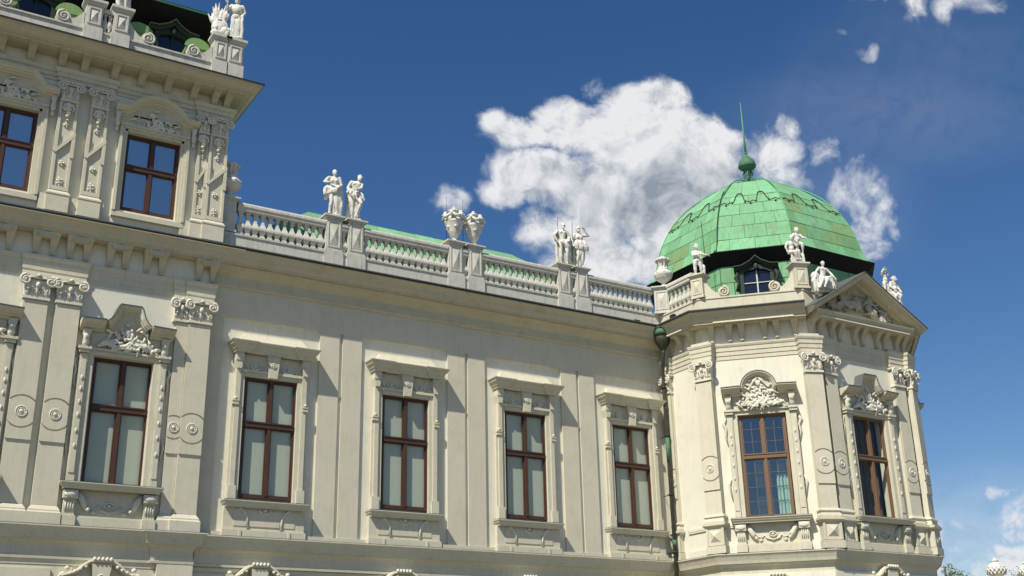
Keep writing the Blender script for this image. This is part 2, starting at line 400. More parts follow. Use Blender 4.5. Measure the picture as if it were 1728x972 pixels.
def capital_mesh(w, seed=1):
    mb = MB(); h = .62; hw = w/2
    mb.prism([(-hw, .0), (hw, .0), (hw*1.12, h*.8), (-hw*1.12, h*.8)], -.05, .12)   # bell
    mb.box(-hw-.03, hw+.03, -.08, .12, -.035, .035)                                 # astragal
    mb.box(-hw-.10, hw+.10, -.12, .12, h*.93, h*1.02)                                # abacus
    mb.box(-hw-.05, hw+.05, -.09, .12, h*.85, h*.93)
    for sg in (-1, 1):
        spiral(mb, sg*(hw+.01), h*.72, -.14, r=.13, turns=1.8, tk=.036, start=math.pi/2, sgn=-sg)
        mb.tube([(0, -.1, h*.85), (sg*hw*.5, -.12, h*.86), (sg*hw*.95, -.13, h*.82)], [.03, .035, .03], 6)
    for i, x in enumerate((-hw*.78, hw*.78)): leafs(mb, x, -.05, .03, .20, .05)
    leafs(mb, 0, -.055, .03, .34, .06)
    for x in (-hw*.42, hw*.42): leafs(mb, x, -.04, .04, .26, .032)
    mb.ball((0, -.12, h*.55), (.06, .05, .085), 8); mb.ball((0, -.15, h*.95), (.05, .05, .05), 8)
    return mb

def pilaster(mb_body, x0, x1, zb, zt, o, orn):
    """shaft with base, medallion and layered slabs; orn gets the rosette"""
    cx = (x0+x1)/2; hw = (x1-x0)/2; e = .035; o2 = o+e
    mb_body.box(x0, x1, -o, .05, zb, zt)
    zr = 7.16; rr = hw+.03; z1 = zr+.43; z2 = zr-.43; gap = .045
    def arc(r, a0, a1, n=12): return [(cx+r*math.cos(a0+(a1-a0)*i/n), zr+r*math.sin(a0+(a1-a0)*i/n)) for i in range(n+1)]
    ro = math.hypot(hw, .24); a = math.asin(.24/ro)
    rg_ = ro+gap; n = 10
    for i in range(n):
        xa, xb = x0+(x1-x0)*i/n, x0+(x1-x0)*(i+1)/n
        h = lambda x, r: math.sqrt(max(r*r-(x-cx)**2, 0))
        mb_body.prism([(xa, zr+h(xa, rg_)), (xb, zr+h(xb, rg_)), (xb, zt-.06), (xa, zt-.06)], -o2, -o+.01)
        mb_body.prism([(xa, zr-h(xa, ro)), (xb, zr-h(xb, ro)), (xb, zr+h(xb, ro)), (xa, zr+h(xa, ro))], -o2, -o+.01)
        mb_body.prism([(xa, 6.46), (xb, 6.46), (xb, zr-h(xb, rg_)), (xa, zr-h(xa, rg_))], -o2, -o+.01)
    for r_, t_ in ((.13, .016), (.085, .012)):
        orn.tube([(cx+r_*math.cos(2*math.pi*i/20), -o2-.005, zr+r_*math.sin(2*math.pi*i/20)) for i in range(21)], t_, 6)
    orn.ball((cx, -o2, zr), (.055, .04, .055), 10)
    return cx
def moulded_base(mb, x0, x1, o, z0=4.44, z1=4.93):
    pr = [(0, z0), (.10, z0), (.10, z0+.27), (.07, z0+.31), (.07, z0+.34), (.02, z0+.42), (0, z1)]
    path = [(x0, .02), (x0, -o), (x1, -o), (x1, .02)]
    mb.sweep(path, [(-.03, z0)]+pr[1:-1]+[(-.03, z1)])

# ------------------------------------------------------------------ windows
def wall_with_holes(mb, x0, x1, z0, z1, y0, y1, holes):
    xs = sorted({x0, x1}|{h[0] for h in holes}|{h[1] for h in holes})
    for a, b in zip(xs[:-1], xs[1:]):
        hs_ = sorted([h for h in holes if h[0] <= a+1e-6 and h[1] >= b-1e-6], key=lambda h: h[2])
        z = z0
        for h in hs_:
            if h[2] > z: mb.box(a, b, y0, y1, z, h[2])
            z = h[3]
        if z < z1: mb.box(a, b, y0, y1, z, z1)
WIN = {}
def window_parts(key, w, z0, z1, zt, fw=.075, mun=None, y=.02):
    if key in WIN: return WIN[key]
    hw = w/2; mb = MB()
    mb.box(-hw, -hw+fw, y, y+.09, z0, z1); mb.box(hw-fw, hw, y, y+.09, z0, z1)
    mb.box(-hw+fw, hw-fw, y, y+.09, z0, z0+fw); mb.box(-hw+fw, hw-fw, y, y+.09, z1-fw, z1)
    mb.box(-hw+fw, hw-fw, y-.035, y+.088, zt-.06, zt+.06)                      # transom
    mb.box(-hw+fw, hw-fw, y-.055, y+.08, zt+.062, zt+.085)
    mb.box(-.05, .05, y-.02, y+.086, z0+fw, zt-.06); mb.box(-.05, .05, y-.02, y+.086, zt+.06, z1-fw)
    for x0, x1 in ((-hw+fw, -.05), (.05, hw-fw)):                               # sash frames, set back
        for a, b in ((z0+fw, zt-.06), (zt+.085, z1-fw)):
            s_ = .035
            mb.box(x0+.004, x0+s_, y+.03, y+.075, a+.002, b-.002); mb.box(x1-s_, x1-.004, y+.03, y+.075, a+.002, b-.002)
            mb.box(x0+s_, x1-s_, y+.03, y+.075, a+.002, a+s_); mb.box(x0+s_, x1-s_, y+.03, y+.075, b-s_, b-.002)
    mu = MB()
    if mun:
        for x0, x1 in ((-hw+fw, -.05), (.05, hw-fw)):
            xm = (x0+x1)/2
            mu.box(xm-.009, xm+.009, y+.035, y+.06, z0+fw, z1-fw)
            for (a, b, k) in ((z0+fw, zt-.06, mun[0]), (zt+.085, z1-fw, mun[1])):
                for i in range(1, k): mu.box(x0, x1, y+.036, y+.059, a+(b-a)*i/k-.009, a+(b-a)*i/k+.009)
    pn = MB()
    for x0, x1 in ((-hw+fw, -.05), (.05, hw-fw)):
        for a, b in ((z0+fw, zt-.06), (zt+.085, z1-fw)):
            pn.add([(x0, y+.062, a), (x1, y+.062, a), (x1, y+.062, b), (x0, y+.062, b)], [(0, 1, 2, 3)])
    WIN[key] = (mb.mesh('window'), pn.mesh('pane'), mu.mesh('glazing_bars') if mun else None)
    return WIN[key]
def add_window(parent, F, cx, key, w, z0, z1, zt, wood, glass, back, **kw):
    a, b, c = window_parts(key, w, z0, z1, zt, **kw)
    f = F @ T(cx)
    o = put('window', a, wood, parent, f)
    put('pane', b, glass, o, f)
    if c: put('glazing_bars', c, 'white_paint' if wood != 'oak' else 'lead', o, f)
    bk = 'bk_'+key+back
    y = kw.get('y', .02); hw = w/2
    if bk not in WIN:
        m = MB()
        if back == 'blind': m.box(-hw-.12, hw+.12, y+.115, y+.13, z0-.1, z1+.1)
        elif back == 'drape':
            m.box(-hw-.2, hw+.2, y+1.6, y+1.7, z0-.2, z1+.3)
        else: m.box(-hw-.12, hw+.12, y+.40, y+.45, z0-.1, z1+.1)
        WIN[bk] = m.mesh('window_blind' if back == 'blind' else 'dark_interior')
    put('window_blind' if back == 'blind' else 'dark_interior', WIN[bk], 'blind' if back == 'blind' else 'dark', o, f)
    return o

HOODPROF = [(.0, -.0), (.0, -.385), (-.03, -.385), (-.05, -.345), (-.085, -.32), (-.10, -.27), (-.125, -.255), (-.135, -.19), (-.17, -.16), (-.20, -.09), (-.24, -.06), (-.24, -.0)]
def hood(mb, lead, path, prof=HOODPROF, ends=True):
    # path (x,z) left->right along the hood's upper edge; profile offset is to the right = below when going +x
    pr = [(-a, b) for a, b in prof]
    mb.sweep(path, pr, mode='xz')
    lead.sweep(path, [(-.004, .02), (-.004, -.40), (-.03, -.40), (-.03, .02)], mode='xz')
def arc_path(cx, cz, r, a0, a1, n=14): return [(cx+r*math.cos(R(a0+(a1-a0)*i/n)), cz+r*math.sin(R(a0+(a1-a0)*i/n))) for i in range(n+1)]

def trophy(mb, rng, cx, cz, w, h, y, n=26):
    """crowded relief of helmets, drapes, wings and rods"""
    for i in range(n):
        a = rng.uniform(0, math.pi); rr = rng.uniform(.1, 1)
        x = cx+w*rr*math.cos(a)*.5; z = cz+h*rr*math.sin(a)*(1-.3*abs(math.cos(a)))
        t = rng.uniform(0, math.pi); l = rng.uniform(.07, .2)
        dx, dz = math.cos(t)*l, math.sin(t)*l
        mb.tube([(x-dx, y, z-dz), (x, y-.05, z), (x+dx, y-.01, z+dz*.8)], [.016, rng.uniform(.026, .045), .010], 7)
    for i in range(n//2):
        a = rng.uniform(0, math.pi); rr = rng.uniform(0, .9)
        x = cx+w*rr*math.cos(a)*.45; z = cz+h*rr*math.sin(a)*.8
        r = rng.uniform(.028, .055); mb.ball((x, y-.04, z), (r, r*.8, r*1.1), 8)

def surround_grand(style, seed):
    """piano nobile window of block / pavilion, local centre x=0"""
    tr = MB(); orn = MB(); lead = MB(); rel = MB(); rng = random.Random(seed)
    # flat architrave + carved pilaster strips
    for sg in (-1, 1):
        a, b = sorted((sg*.78, sg*.92)); tr.box(a, b, -.10, .12, 5.50, 8.98)
        a, b = sorted((sg*.925, sg*1.12)); tr.box(a, b, -.15, .0, 5.50, 8.86)
        a, b = sorted((sg*.955, sg*1.09)); tr.box(a, b, -.17, -.14, 5.75, 8.7)
        a, b = sorted((sg*.90, sg*1.16)); tr.box(a, b, -.22, .0, 8.88, 8.96); tr.box(a-.03, b+.03, -.25, .0, 8.965, 9.04)
        a, b = sorted((sg*1.12, sg*1.2))
        orn.tube([(sg*1.15, -.04, 8.8), (sg*1.24, -.05, 8.62), (sg*1.17, -.05, 8.45), (sg*1.2, -.05, 8.2), (sg*1.15, -.04, 7.9)], [.03, .06, .045, .035, .015], 6)
        orn.tube([(sg*1.15, -.04, 6.8), (sg*1.22, -.05, 6.6), (sg*1.15, -.04, 6.1)], [.015, .04, .015], 6)
        for z in (8.2, 7.9, 7.55, 7.2, 6.8, 6.4): orn.ball((sg*1.02, -.18, z+rng.uniform(-.03, .03)), (.035, .02, .07), 7)
        # console under the hood
        x = sg*1.02
        tr.box(x-.10, x+.10, -.26, .0, 9.36, 9.50)
        orn.tube([(x, -.12, 9.06), (x, -.20, 9.14), (x, -.17, 9.27), (x, -.26, 9.36)], [.085, .095, .08, .095], 8)
    tr.box(-.79, .79, -.10, .12, 8.865, 8.98); tr.box(-.92, .92, -.16, .0, 8.985, 9.045)
    tr.box(-.90, .90, -.06, .0, 9.05, 9.5)
    if style == 'swan':
        top = [(-1.22, 9.72), (-.60, 9.74)]; mid = [(-.56, 9.74), (-.47, 9.82), (-.38, 9.96), (-.30, 10.20), (-.26, 10.25), (.26, 10.25), (.30, 10.20), (.38, 9.96), (.47, 9.82), (.56, 9.74)]
        tr.prism([(-.5, 9.5), (.5, 9.5), (.35, 9.9), (.24, 10.12), (-.24, 10.12), (-.35, 9.9)], -.11, -.002)
    else:
        top = [(-1.22, 9.72), (-.60, 9.74)]; mid = [(-.60, 9.74)]+arc_path(0, 9.67, .57, 172, 8, 18)+[(.60, 9.74)]
        tr.prism([(-.56, 9.4), (.56, 9.4)]+arc_path(0, 9.62, .50, 0, 180, 12), -.19, -.002)
    hood(tr, lead, mid)
    pe = [(a, b-.08 if b < -.0 else b) for a, b in HOODPROF]
    for pth in (top, [(.60, 9.74), (1.22, 9.72)]):
        pr = [(-a, b) for a, b in pe]; tr.sweep(pth, pr, mode='xz')
        lead.sweep(pth, [(-.006, .02), (-.006, -.48), (-.034, -.48), (-.034, .02)], mode='xz')
    trophy(rel, rng, 0 if style != 'swan' else .08, 9.09, 1.5, .80 if style == 'swan' else 1.12, -.14 if style == 'swan' else -.20, 62 if style == 'swan' else 95)
    if style != 'swan':
        rel.ball((0, -.24, 9.86), (.085, .06, .11), 10); rel.tube([(-.3, -.22, 9.72), (-.12, -.25, 9.95), (0, -.22, 10.06), (.12, -.25, 9.95), (.3, -.22, 9.72)], [.03, .05, .04, .05, .03], 8)
    for sg in (-1, 1): rel.tube([(sg*.25, -.12, 9.3), (sg*.5, -.16, 9.22), (sg*.72, -.12, 9.1)], [.07, .09, .04], 8)
    rel.ball((0, -.16, 9.55), (.09, .07, .11), 9); rel.ball((0, -.18, 9.78), (.06, .05, .07), 9)
    # sill and apron
    tr.sweep([(-1.18, .0), (-1.18, -.30), (1.18, -.30), (1.18, .0)], [(-.05, 5.33), (.0, 5.33), (.015, 5.375), (.05, 5.41), (.055, 5.43), (.09, 5.47), (.09, 5.49), (-.05, 5.49)])
    lead.box(-1.25, 1.25, -.375, .0, 5.492, 5.505)
    tr.box(-1.12, 1.12, -.07, .0, 4.44, 5.36)
    tr.box(-1.16, 1.16, -.16, .0, 4.442, 4.66); tr.box(-1.14, 1.14, -.14, .0, 4.66, 4.70)
    for sg in (-1, 1):
        x = sg*.98
        tr.box(x-.17, x+.17, -.24, .0, 4.443, 4.68); tr.box(x-.14, x+.14, -.2, .0, 4.68, 5.10)
        tr.box(x-.17, x+.17, -.27, .0, 5.10, 5.30)
        for i in range(4): orn.tube([(x-.09+.06*i, -.205, 4.78), (x-.09+.06*i, -.215, 5.06)], .018, 6)
        orn.ball((x, -.26, 5.2), (.17, .05, .09), 9)
        orn.tube([(sg*.78, -.09, 5.30), (sg*.70, -.11, 5.15), (sg*.62, -.12, 4.98), (sg*.55, -.10, 4.82)], [.05, .09, .08, .04], 8)
        orn.tube([(sg*.62, -.09, 5.22), (sg*.54, -.09, 5.0), (sg*.45, -.09, 4.9), (sg*.33, -.09, 4.88), (sg*.27, -.09, 4.98)], .02, 6)
        for z, x2 in ((5.16, .70), (5.0, .63), (4.86, .52)): orn.ball((sg*x2, -.15, z), (.05, .04, .06), 7)
        orn.ball((sg*.38, -.1, 4.80), (.06, .03, .05), 8)
    orn.tube([(-.27, -.09, 4.98), (-.2, -.1, 4.86), (0, -.11, 4.80), (.2, -.1, 4.86), (.27, -.09, 4.98)], .025, 6)
    orn.tube([(.11*math.cos(2*math.pi*i/16), -.1, 4.98+.075*math.sin(2*math.pi*i/16)) for i in range(17)], .018, 6)
    orn.ball((0, -.09, 4.98), (.06, .04, .045), 8)
    return tr.mesh('window_surround'), carve(orn, 9.0, 5.4), lead.mesh('hood_flashing'), fuse(rel, 'hood_relief', .013, 1)

def surround_plain():
    tr = MB(); orn = MB(); lead = MB()
    for sg in (-1, 1):
        a, b = sorted((sg*.78, sg*.90)); tr.box(a, b, -.07, .12, 5.42, 8.98)
        a, b = sorted((sg*.905, sg*1.04)); tr.box(a, b, -.12, .06, 5.42, 9.1)
        a, b = sorted((sg*1.045, sg*1.10)); tr.box(a, b, -.05, .06, 5.42, 8.05)
        a, b = sorted((sg*.86, sg*1.09)); tr.box(a, b, -.145, .06, 5.425, 5.78)
        a, b = sorted((sg*.93, sg*1.10)); tr.box(a, b, -.15, .0, 8.02, 8.07); tr.box(a, b, -.15, .0, 8.12, 8.16)
        orn.ball((sg*1.02, -.14, 8.20), (.05, .03, .04), 7)
        x = sg*.98
        tr.box(x-.115, x+.115, -.20, .05, 9.28, 9.56); tr.prism([(x-.115, 9.28), (x+.115, 9.28), (x+.06, 9.05), (x-.06, 9.05)], -.18, .05)
        spiral(orn, sg*.52, 9.17, -.09, r=.085, turns=1.3, tk=.03, start=-math.pi/2, sgn=sg, n=22)
        orn.tube([(sg*.52, -.09, 9.085), (sg*.42, -.09, 9.09), (sg*.33, -.085, 9.12), (sg*.27, -.08, 9.2)], [.03, .028, .022, .012], 7)
        orn.tube([(sg*.855+sg*.0*i, -.08, 9.45-.04*i) if i < 5 else (sg*(.855-.035*(i-4)), -.08, 9.29-.05*(i-4)) for i in range(9)], .018, 6)
    tr.box(-.79, .79, -.07, .12, 8.865, 8.98); tr.box(-.90, .90, -.12, .06, 8.982, 9.06)
    tr.box(-.92, .92, -.05, .06, 9.06, 9.52)
    tr.prism([(-.20, 9.58), (.20, 9.58), (.12, 8.86), (-.12, 8.86)], -.20, .04)
    tr.box(-.25, .25, -.24, .04, 9.50, 9.60)
    orn.tube([(.065*math.cos(2*math.pi*i/12), -.21, 9.22+.065*math.sin(2*math.pi*i/12)) for i in range(13)], .015, 6)
    orn.ball((0, -.21, 9.22), (.035, .03, .035), 7)
    pr = [(-.05, 9.50), (.0, 9.50), (.012, 9.56), (.05, 9.585), (.055, 9.625), (.10, 9.68), (.125, 9.70), (.13, 9.73), (.175, 9.785), (.18, 9.81), (-.05, 9.815)]
    tr.sweep([(-1.14, .05), (-1.14, -.27), (-.70, -.27), (-.70, -.21), (.70, -.21), (.70, -.27), (1.14, -.27), (1.14, .05)], pr)
    # sloping weathering roof of the hood
    v = [(-1.06, -.24, 9.80), (1.06, -.24, 9.80), (.88, -.03, 10.12), (-.88, -.03, 10.12), (-1.06, .06, 9.80), (1.06, .06, 9.80), (.88, .06, 10.12), (-.88, .06, 10.12)]
    tr.add(v, [(0, 1, 2, 3), (4, 7, 6, 5), (0, 4, 5, 1), (3, 2, 6, 7), (0, 3, 7, 4), (1, 5, 6, 2)])
    tr.sweep([(-1.12, .05), (-1.12, -.22), (1.12, -.22), (1.12, .05)], [(-.05, 5.20), (.0, 5.20), (.012, 5.255), (.05, 5.29), (.055, 5.31), (.085, 5.355), (.085, 5.375), (-.05, 5.375)])
    lead.box(-1.19, 1.19, -.29, .05, 5.377, 5.39)
    tr.box(-1.14, 1.14, -.10, .06, 4.62, 5.24)
    tr.box(-1.17, 1.17, -.17, .06, 4.442, 4.60); tr.box(-1.155, 1.155, -.155, .06, 4.60, 4.62)
    tr.box(-.72, -.66, -.19, .0, 4.441, 4.602); tr.box(.66, .72, -.19, .0, 4.441, 4.602)
    wh = MB()
    wh.prism([(-.86, 4.72), (-.52, 4.72), (-.50, 4.95), (-.62, 5.16), (-.86, 5.16)], -.115, -.095)
    wh.prism([(.86, 4.72), (.52, 4.72), (.50, 4.95), (.62, 5.16), (.86, 5.16)], -.115, -.095)
    wh.prism([(-.42, 4.72), (.42, 4.72), (.44, 4.92), (.56, 5.14), (-.56, 5.14), (-.44, 4.92)], -.12, -.096)
    for sg in (-1, 1): orn.tube([(sg*.72, -.11, 5.22), (sg*.58, -.12, 5.1), (sg*.49, -.12, 4.95), (sg*.47, -.12, 4.64)], [.05, .04, .035, .03], 7)
    orn.tube([(.15*math.cos(R(180+i*15)), -.13, 5.17+.12*math.sin(R(180+i*15))) for i in range(13)], .03, 6)
    orn.ball((0, -.12, 5.16), (.07, .03, .05), 8)
    tr.merge(wh)
    return tr.mesh('window_surround'), carve(orn, 8.9, 5.4), lead.mesh('sill_flashing'), None

def surround_upper(style, seed):
    """attic floor window of the tall block; zero level = window bottom 13.22"""
    tr = MB(); orn = MB(); lead = MB(); rel = MB(); rng = random.Random(seed)
    for sg in (-1, 1):
        for a, b, o in ((.76, .83, .06), (.832, .90, .10), (.902, .98, .14)):
            a, b = sorted((sg*a, sg*b)); tr.box(a, b, -o, .12, 13.02, 15.58)
        x = sg*1.08
        orn.tube([(x, -.08, 15.55), (x, -.16, 15.65), (x, -.12, 15.8), (x, -.2, 15.98)], [.05, .07, .06, .08], 8)
        orn.ball((x, -.12, 15.48), (.06, .05, .07), 7)
    tr.box(-.98, .98, -.12, .12, 12.86, 13.0)
    for a, b, o in ((15.5, 15.57, .06), (15.572, 15.64, .10), (15.642, 15.72, .14)): tr.box(-.98, .98, -o, .12, a, b)
    tr.box(-1.0, 1.0, -.05, .0, 15.72, 16.05)
    if style == 'arch':
        mid = [(-1.18, 16.16), (-.86, 16.17)]+arc_path(0, 15.72, .93, 148, 32, 16)+[(.86, 16.17), (1.18, 16.16)]
        tr.prism([(-.95, 16.0), (.95, 16.0)]+arc_path(0, 15.70, .78, 25, 155, 12), -.05, -.002)
    else:
        mid = [(-1.18, 16.16), (-.86, 16.17), (-.70, 16.36), (-.52, 16.55), (.52, 16.55), (.70, 16.36), (.86, 16.17), (1.18, 16.16)]
        tr.prism([(-.8, 16.0), (.8, 16.0), (.45, 16.45), (-.45, 16.45)], -.05, -.002)
    pr = [(-a, b) for a, b in HOODPROF]; tr.sweep(mid, pr, mode='xz')
    trophy(rel, rng, 0, 15.74, 1.5, .6, -.09, 34)
    return tr.mesh('window_surround'), carve(orn, 15.3, 13), None, fuse(rel, 'hood_relief', .014, 1)

SUR = {}
def carve(orn, top, low, side=.6):
    d = orn.split(lambda x, y, z: ('hood_carving' if z > top else 'apron_carving' if z < low else 'jamb_carving', 0 if abs(x) < side and z > top else (x > 0) if abs(x) > .3 or low <= z <= top else 2))
    return [(k[0], v.mesh(k[0])) for k, v in d.items()]
def add_surround(parent, F, cx, key, fn, mat_tr='trim'):
    if key not in SUR: SUR[key] = fn()
    tr, orn, lead, rel = SUR[key]; f = F @ T(cx)
    o = put('window_surround', tr, mat_tr, parent, f)
    for nm_, me_ in orn: put(nm_, me_, 'orn', o, f)
    if lead: put('flashing', lead, 'lead', o, f)
    if rel: put('hood_relief', rel, 'orn', o, f)
    return o

CAPS = {}
def add_capital(parent, F, cx, w, o, z=10.13):
    k = round(w, 2)
    if k not in CAPS: CAPS[k] = capital_mesh(w).mesh('capital')
    put('capital', CAPS[k], 'orn', parent, F @ T(cx, -o, z))

def console(mb, x, z0, z1, o0, o1, w0, w1, base=0.0):
    """bracket: narrow & shallow at the foot, wide & deep at the head"""
    v = []
    for t in (0, .25, .5, .75, 1):
        z = z0+(z1-z0)*t; o = o0+(o1-o0)*t**2.2; w = w0+(w1-w0)*t**1.6
        v += [(x-w, base, z), (x-w, -o, z), (x+w, -o, z), (x+w, base, z)]
    fs = [(0, 3, 2, 1), (16, 17, 18, 19)]
    for i in range(4):
        for j in range(4):
            a = i*4+j; b = i*4+(j+1) % 4; fs.append((a, b, b+4, a+4))
    mb.add(v, fs)
    for k in (-.45, .45): mb.ball((x+k*w0*1.1, -o0-.03, z0+.05), .035, 7)

CORN = [(-.05, ZC-.02), (.30, ZC-.02), (.36, ZC-.015), (.38, ZC+.04), (.415, ZC+.04), (.42, ZC-.01), (.455, ZC-.01), (.455, ZC+.05), (.50, ZC+.08), (.54, ZC+.14), (.57, ZC+.22), (.62, ZC+.29), (.68, ZC+.33), (.70, ZC+.35), (.70, ZC+.40), (-.05, ZG-.01)]
ARCH = [(-.05, 10.80), (.03, 10.80), (.03, 10.93), (.06, 10.94), (.06, 11.08), (.09, 11.09), (.09, 11.22), (.12, 11.24), (.15, 11.30), (.15, 11.345), (-.05, 11.37)]
GUT = [(-.02, ZG-.045), (.73, ZG-.045), (.75, ZG-.03), (.75, ZG), (.70, ZG+.012), (-.02, ZG+.03)]
GUTD = [(.66, ZG-.075), (.735, ZG-.075), (.735, ZG-.046), (.66, ZG-.046)]
STR = [(-.05, ZS-.80), (.03, ZS-.80), (.035, ZS-.74), (.0, ZS-.73), (.005, ZS-.50), (.03, ZS-.42), (.09, ZS-.365), (.13, ZS-.36), (.13, ZS-.335), (.165, ZS-.33), (.19, ZS-.24), (.235, ZS-.13), (.27, ZS-.07), (.29, ZS-.05), (.29, ZS-.02), (-.05, ZS-.0)]
STRF = [(-.04, ZS+.001), (.285, ZS-.022), (.285, ZS-.008), (-.04, ZS+.014)]

# ================================================================== LONG WING
wing = thing('palace_wing', 'long cream palace wing with four plain-hooded tall windows, linking the taller block and domed pavilion', 'building', (16.8, 0, GZ))
XW0, XW1 = 8.66, 24.85
centers = [10.57, 14.80, 19.05, 23.26]
WZ0, WZ1, WZT = 5.55, 8.88, 7.52
GWIN = [(c-.75, c+.75, .2, 2.9) for c in centers]
mb = MB()
holes = [(c-.79, c+.79, 5.45, 8.90) for c in centers]
wall_with_holes(mb, XW0, XW1, GZ, ZG-.1, .07, .55, holes+GWIN)
put('wall', mb, 'white', wing)
mb = MB()
# raised lesene pairs between windows and the flat frame above the panels
zb, zt = 4.56, 10.54
grooves = [12.65, 16.90, 21.15]
for g in grooves:
    for a_, b_ in ((g-.67, g-.055), (g+.055, g+.67)): put('pilaster_strip', MB().box(a_, b_, 0, .068, zb, zt), 'beige', wing)
mb.box(XW0, 9.08, 0, .068, zb, zt)
mb.box(XW0, XW1, -.001, .069, zt, 11.40)
mb.box(XW0, XW1, -.02, .07, ZS+.02, zb)
put('wall_frame', mb, 'beige', wing)
mb = MB()
WCOR = [(-.05, 11.40), (.05, 11.40), (.06, 11.44), (.09, 11.46), (.09, 11.72), (.12, 11.76), (.20, 11.84), (.30, 11.93), (.36, 11.955)]+CORN[3:]
mb.sweep([(XW0-.2, 0), (24.9, 0)], WCOR)
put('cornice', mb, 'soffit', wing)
mb = MB(); mb.sweep([(8.9, 0), (24.3, 0)], GUT); put('gutter', mb, 'lead', wing)
mb = MB(); mb.sweep([(8.9, 0), (24.3, 0)], GUTD); put('gutter_edge', mb, 'leaddark', wing)
mb = MB(); mb.sweep([(8.72, 0), (24.7, 0)], STR); put('string_course', mb, 'trim', wing)
mb = MB(); mb.sweep([(8.72, 0), (24.7, 0)], STRF); put('string_flashing', mb, 'lead', wing)
mb = MB()   # ground floor rustication courses
for i, z in enumerate((3.5, 2.95, 2.4, 1.85, 1.3, .75, .2, -.35)):
    for a, b in zip([XW0]+[c+.76 for c in centers], [c-.76 for c in centers]+[XW1]):
        mb.box(a, b, .03, .071, z-.50, z-.035)
mb.box(XW0, XW1, .03, .071, 3.5, 3.60); put('rusticated_course', mb, 'beige', wing)
for c in centers:
    add_window(wing, FM, c, 'main', 1.57, 5.50, 8.88, WZT, 'wood', 'glass', 'blind')
    add_surround(wing, FM, c-.03, 'plain', surround_plain)
    add_window(wing, FM, c, 'ground', 1.5, .2, 2.9, 2.0, 'wood', 'glass', 'black')
def ground_cartouche():
    tr = MB(); orn = MB()
    hw = .92
    path = [(-.95, 3.25), (-.80, 3.30), (-.62, 3.36), (-.45, 3.52), (-.30, 3.62), (.30, 3.62), (.45, 3.52), (.62, 3.36), (.80, 3.30), (.95, 3.25)]
    tr.sweep(path, [(0, 0), (0, -.22), (.05, -.24), (.10, -.16), (.12, 0)], mode='xz')
    tr.prism([(-.16, 3.02), (.16, 3.02), (.24, 3.52), (-.24, 3.52)], -.22, -.0)
    for i in range(5): orn.ball((-.2+.1*i, -.24, 3.63), (.045, .05, .06), 7)
    for sg in (-1, 1):
        spiral(orn, sg*.86, 3.16, -.14, r=.12, turns=1.5, tk=.035, start=math.pi/2, sgn=-sg)
        for i in range(4): orn.ball((sg*(.38+.12*i), -.2, 3.45-.06*i), (.055, .05, .05), 7)
        orn.ball((sg*.8, -.12, 3.40), (.07, .05, .06), 7)
    orn.tube([(.08*math.cos(2*math.pi*i/12), -.24, 3.18+.08*math.sin(2*math.pi*i/12)) for i in range(13)], .018, 6)
    tr.box(-.95, -.78, -.10, .0, .1, 3.2); tr.box(.78, .95, -.10, .0, .1, 3.2); tr.box(-.78, .78, -.10, .02, 2.92, 3.1)
    return tr.mesh('window_surround'), carve(orn, 2.5, 0), None, None
for c in centers: add_surround(wing, T(0, 0, .08), c-.1, 'ground', ground_cartouche)

# wing roof (low copper hip behind the balustrade)
def plates(mb, quad, rows, cols, rng, thick=.0, base=((.19, .40, .21), (.205, .43, .23), (.175, .375, .19), (.19, .36, .175), (.21, .34, .15)), w=(4, 3, 3, 1.1, .7)):
    """quad: bottom-left, bottom-right, top-right, top-left; split in staggered sheets"""
    A, B, C_, D_ = [Vector(p) for p in quad]
    nrm = (B-A).cross(D_-A).normalized()
    def P(u, v): return (A*(1-u)+B*u)*(1-v)+(D_*(1-u)+C_*u)*v
    for r in range(rows):
        cuts = [0]+[(i+.5*(r % 2)+rng.uniform(-.12, .12))/cols for i in range(1, cols+(0 if r % 2 else 0))]+[1]
        cuts = [c for c in cuts if c <= 1]
        v0, v1 = r/rows, (r+1)/rows
        for a, b in zip(cuts[:-1], cuts[1:]):
            if b-a < .02: continue
            W_ = (P(1, v0)-P(0, v0)).length; g = .012/max(W_, .1); H_ = (P(0, v1)-P(0, v0)).length; gh = .010/max(H_, .1)*(v1-v0)*rows*1.0
            q = [P(a+g, v0+gh/rows), P(b-g, v0+gh/rows), P(b-g, v1-gh/rows), P(a+g, v1-gh/rows)]
            off = nrm*(.018+rng.uniform(0, .012)); lift = nrm*.01
            q = [q[0]+off+lift, q[1]+off+lift, q[2]+off, q[3]+off]
            col = rng.choices(base, w)[0]; k = rng.uniform(.9, 1.1); col = tuple(c*k for c in col)
            mb.add(q+[p-nrm*.04 for p in q], [(0, 1, 2, 3), (0, 4, 5, 1), (3, 2, 6, 7), (0, 3, 7, 4), (1, 5, 6, 2)], col=col)
    mb.add([A, B, C_, D_], [(0, 1, 2, 3)], col=(.03, .10, .055))
rng = random.Random(3)
mb = MB()
ya, yb = 3.2, 5.2; zr0, zr1 = 14.0, 16.72
rx0, rx1 = 10.3, 24.2
RT = [(13.4, yb, zr1), (21.9, yb, zr1)]
plates(mb, [(rx0, ya-1.4, zr0), (rx1, ya-1.4, zr0), RT[1], RT[0]], 4, 11, rng)
plates(mb, [(rx1, ya-1.4, zr0), (rx1, 9.5, zr0), (21.9, 6.8, zr1), RT[1]], 4, 5, rng)
plates(mb, [(rx0, 9.5, zr0), (rx0, ya-1.4, zr0), RT[0], (13.4, 6.8, zr1)], 4, 5, rng)
plates(mb, [(rx1, 9.5, zr0), (rx0, 9.5, zr0), (13.4, 6.8, zr1), (21.9, 6.8, zr1)], 4, 11, rng)
plates(mb, [RT[0], RT[1], (21.9, 6.8, zr1), (13.4, 6.8, zr1)], 2, 8, rng)
roof = put('roof', mb, 'copper', wing)
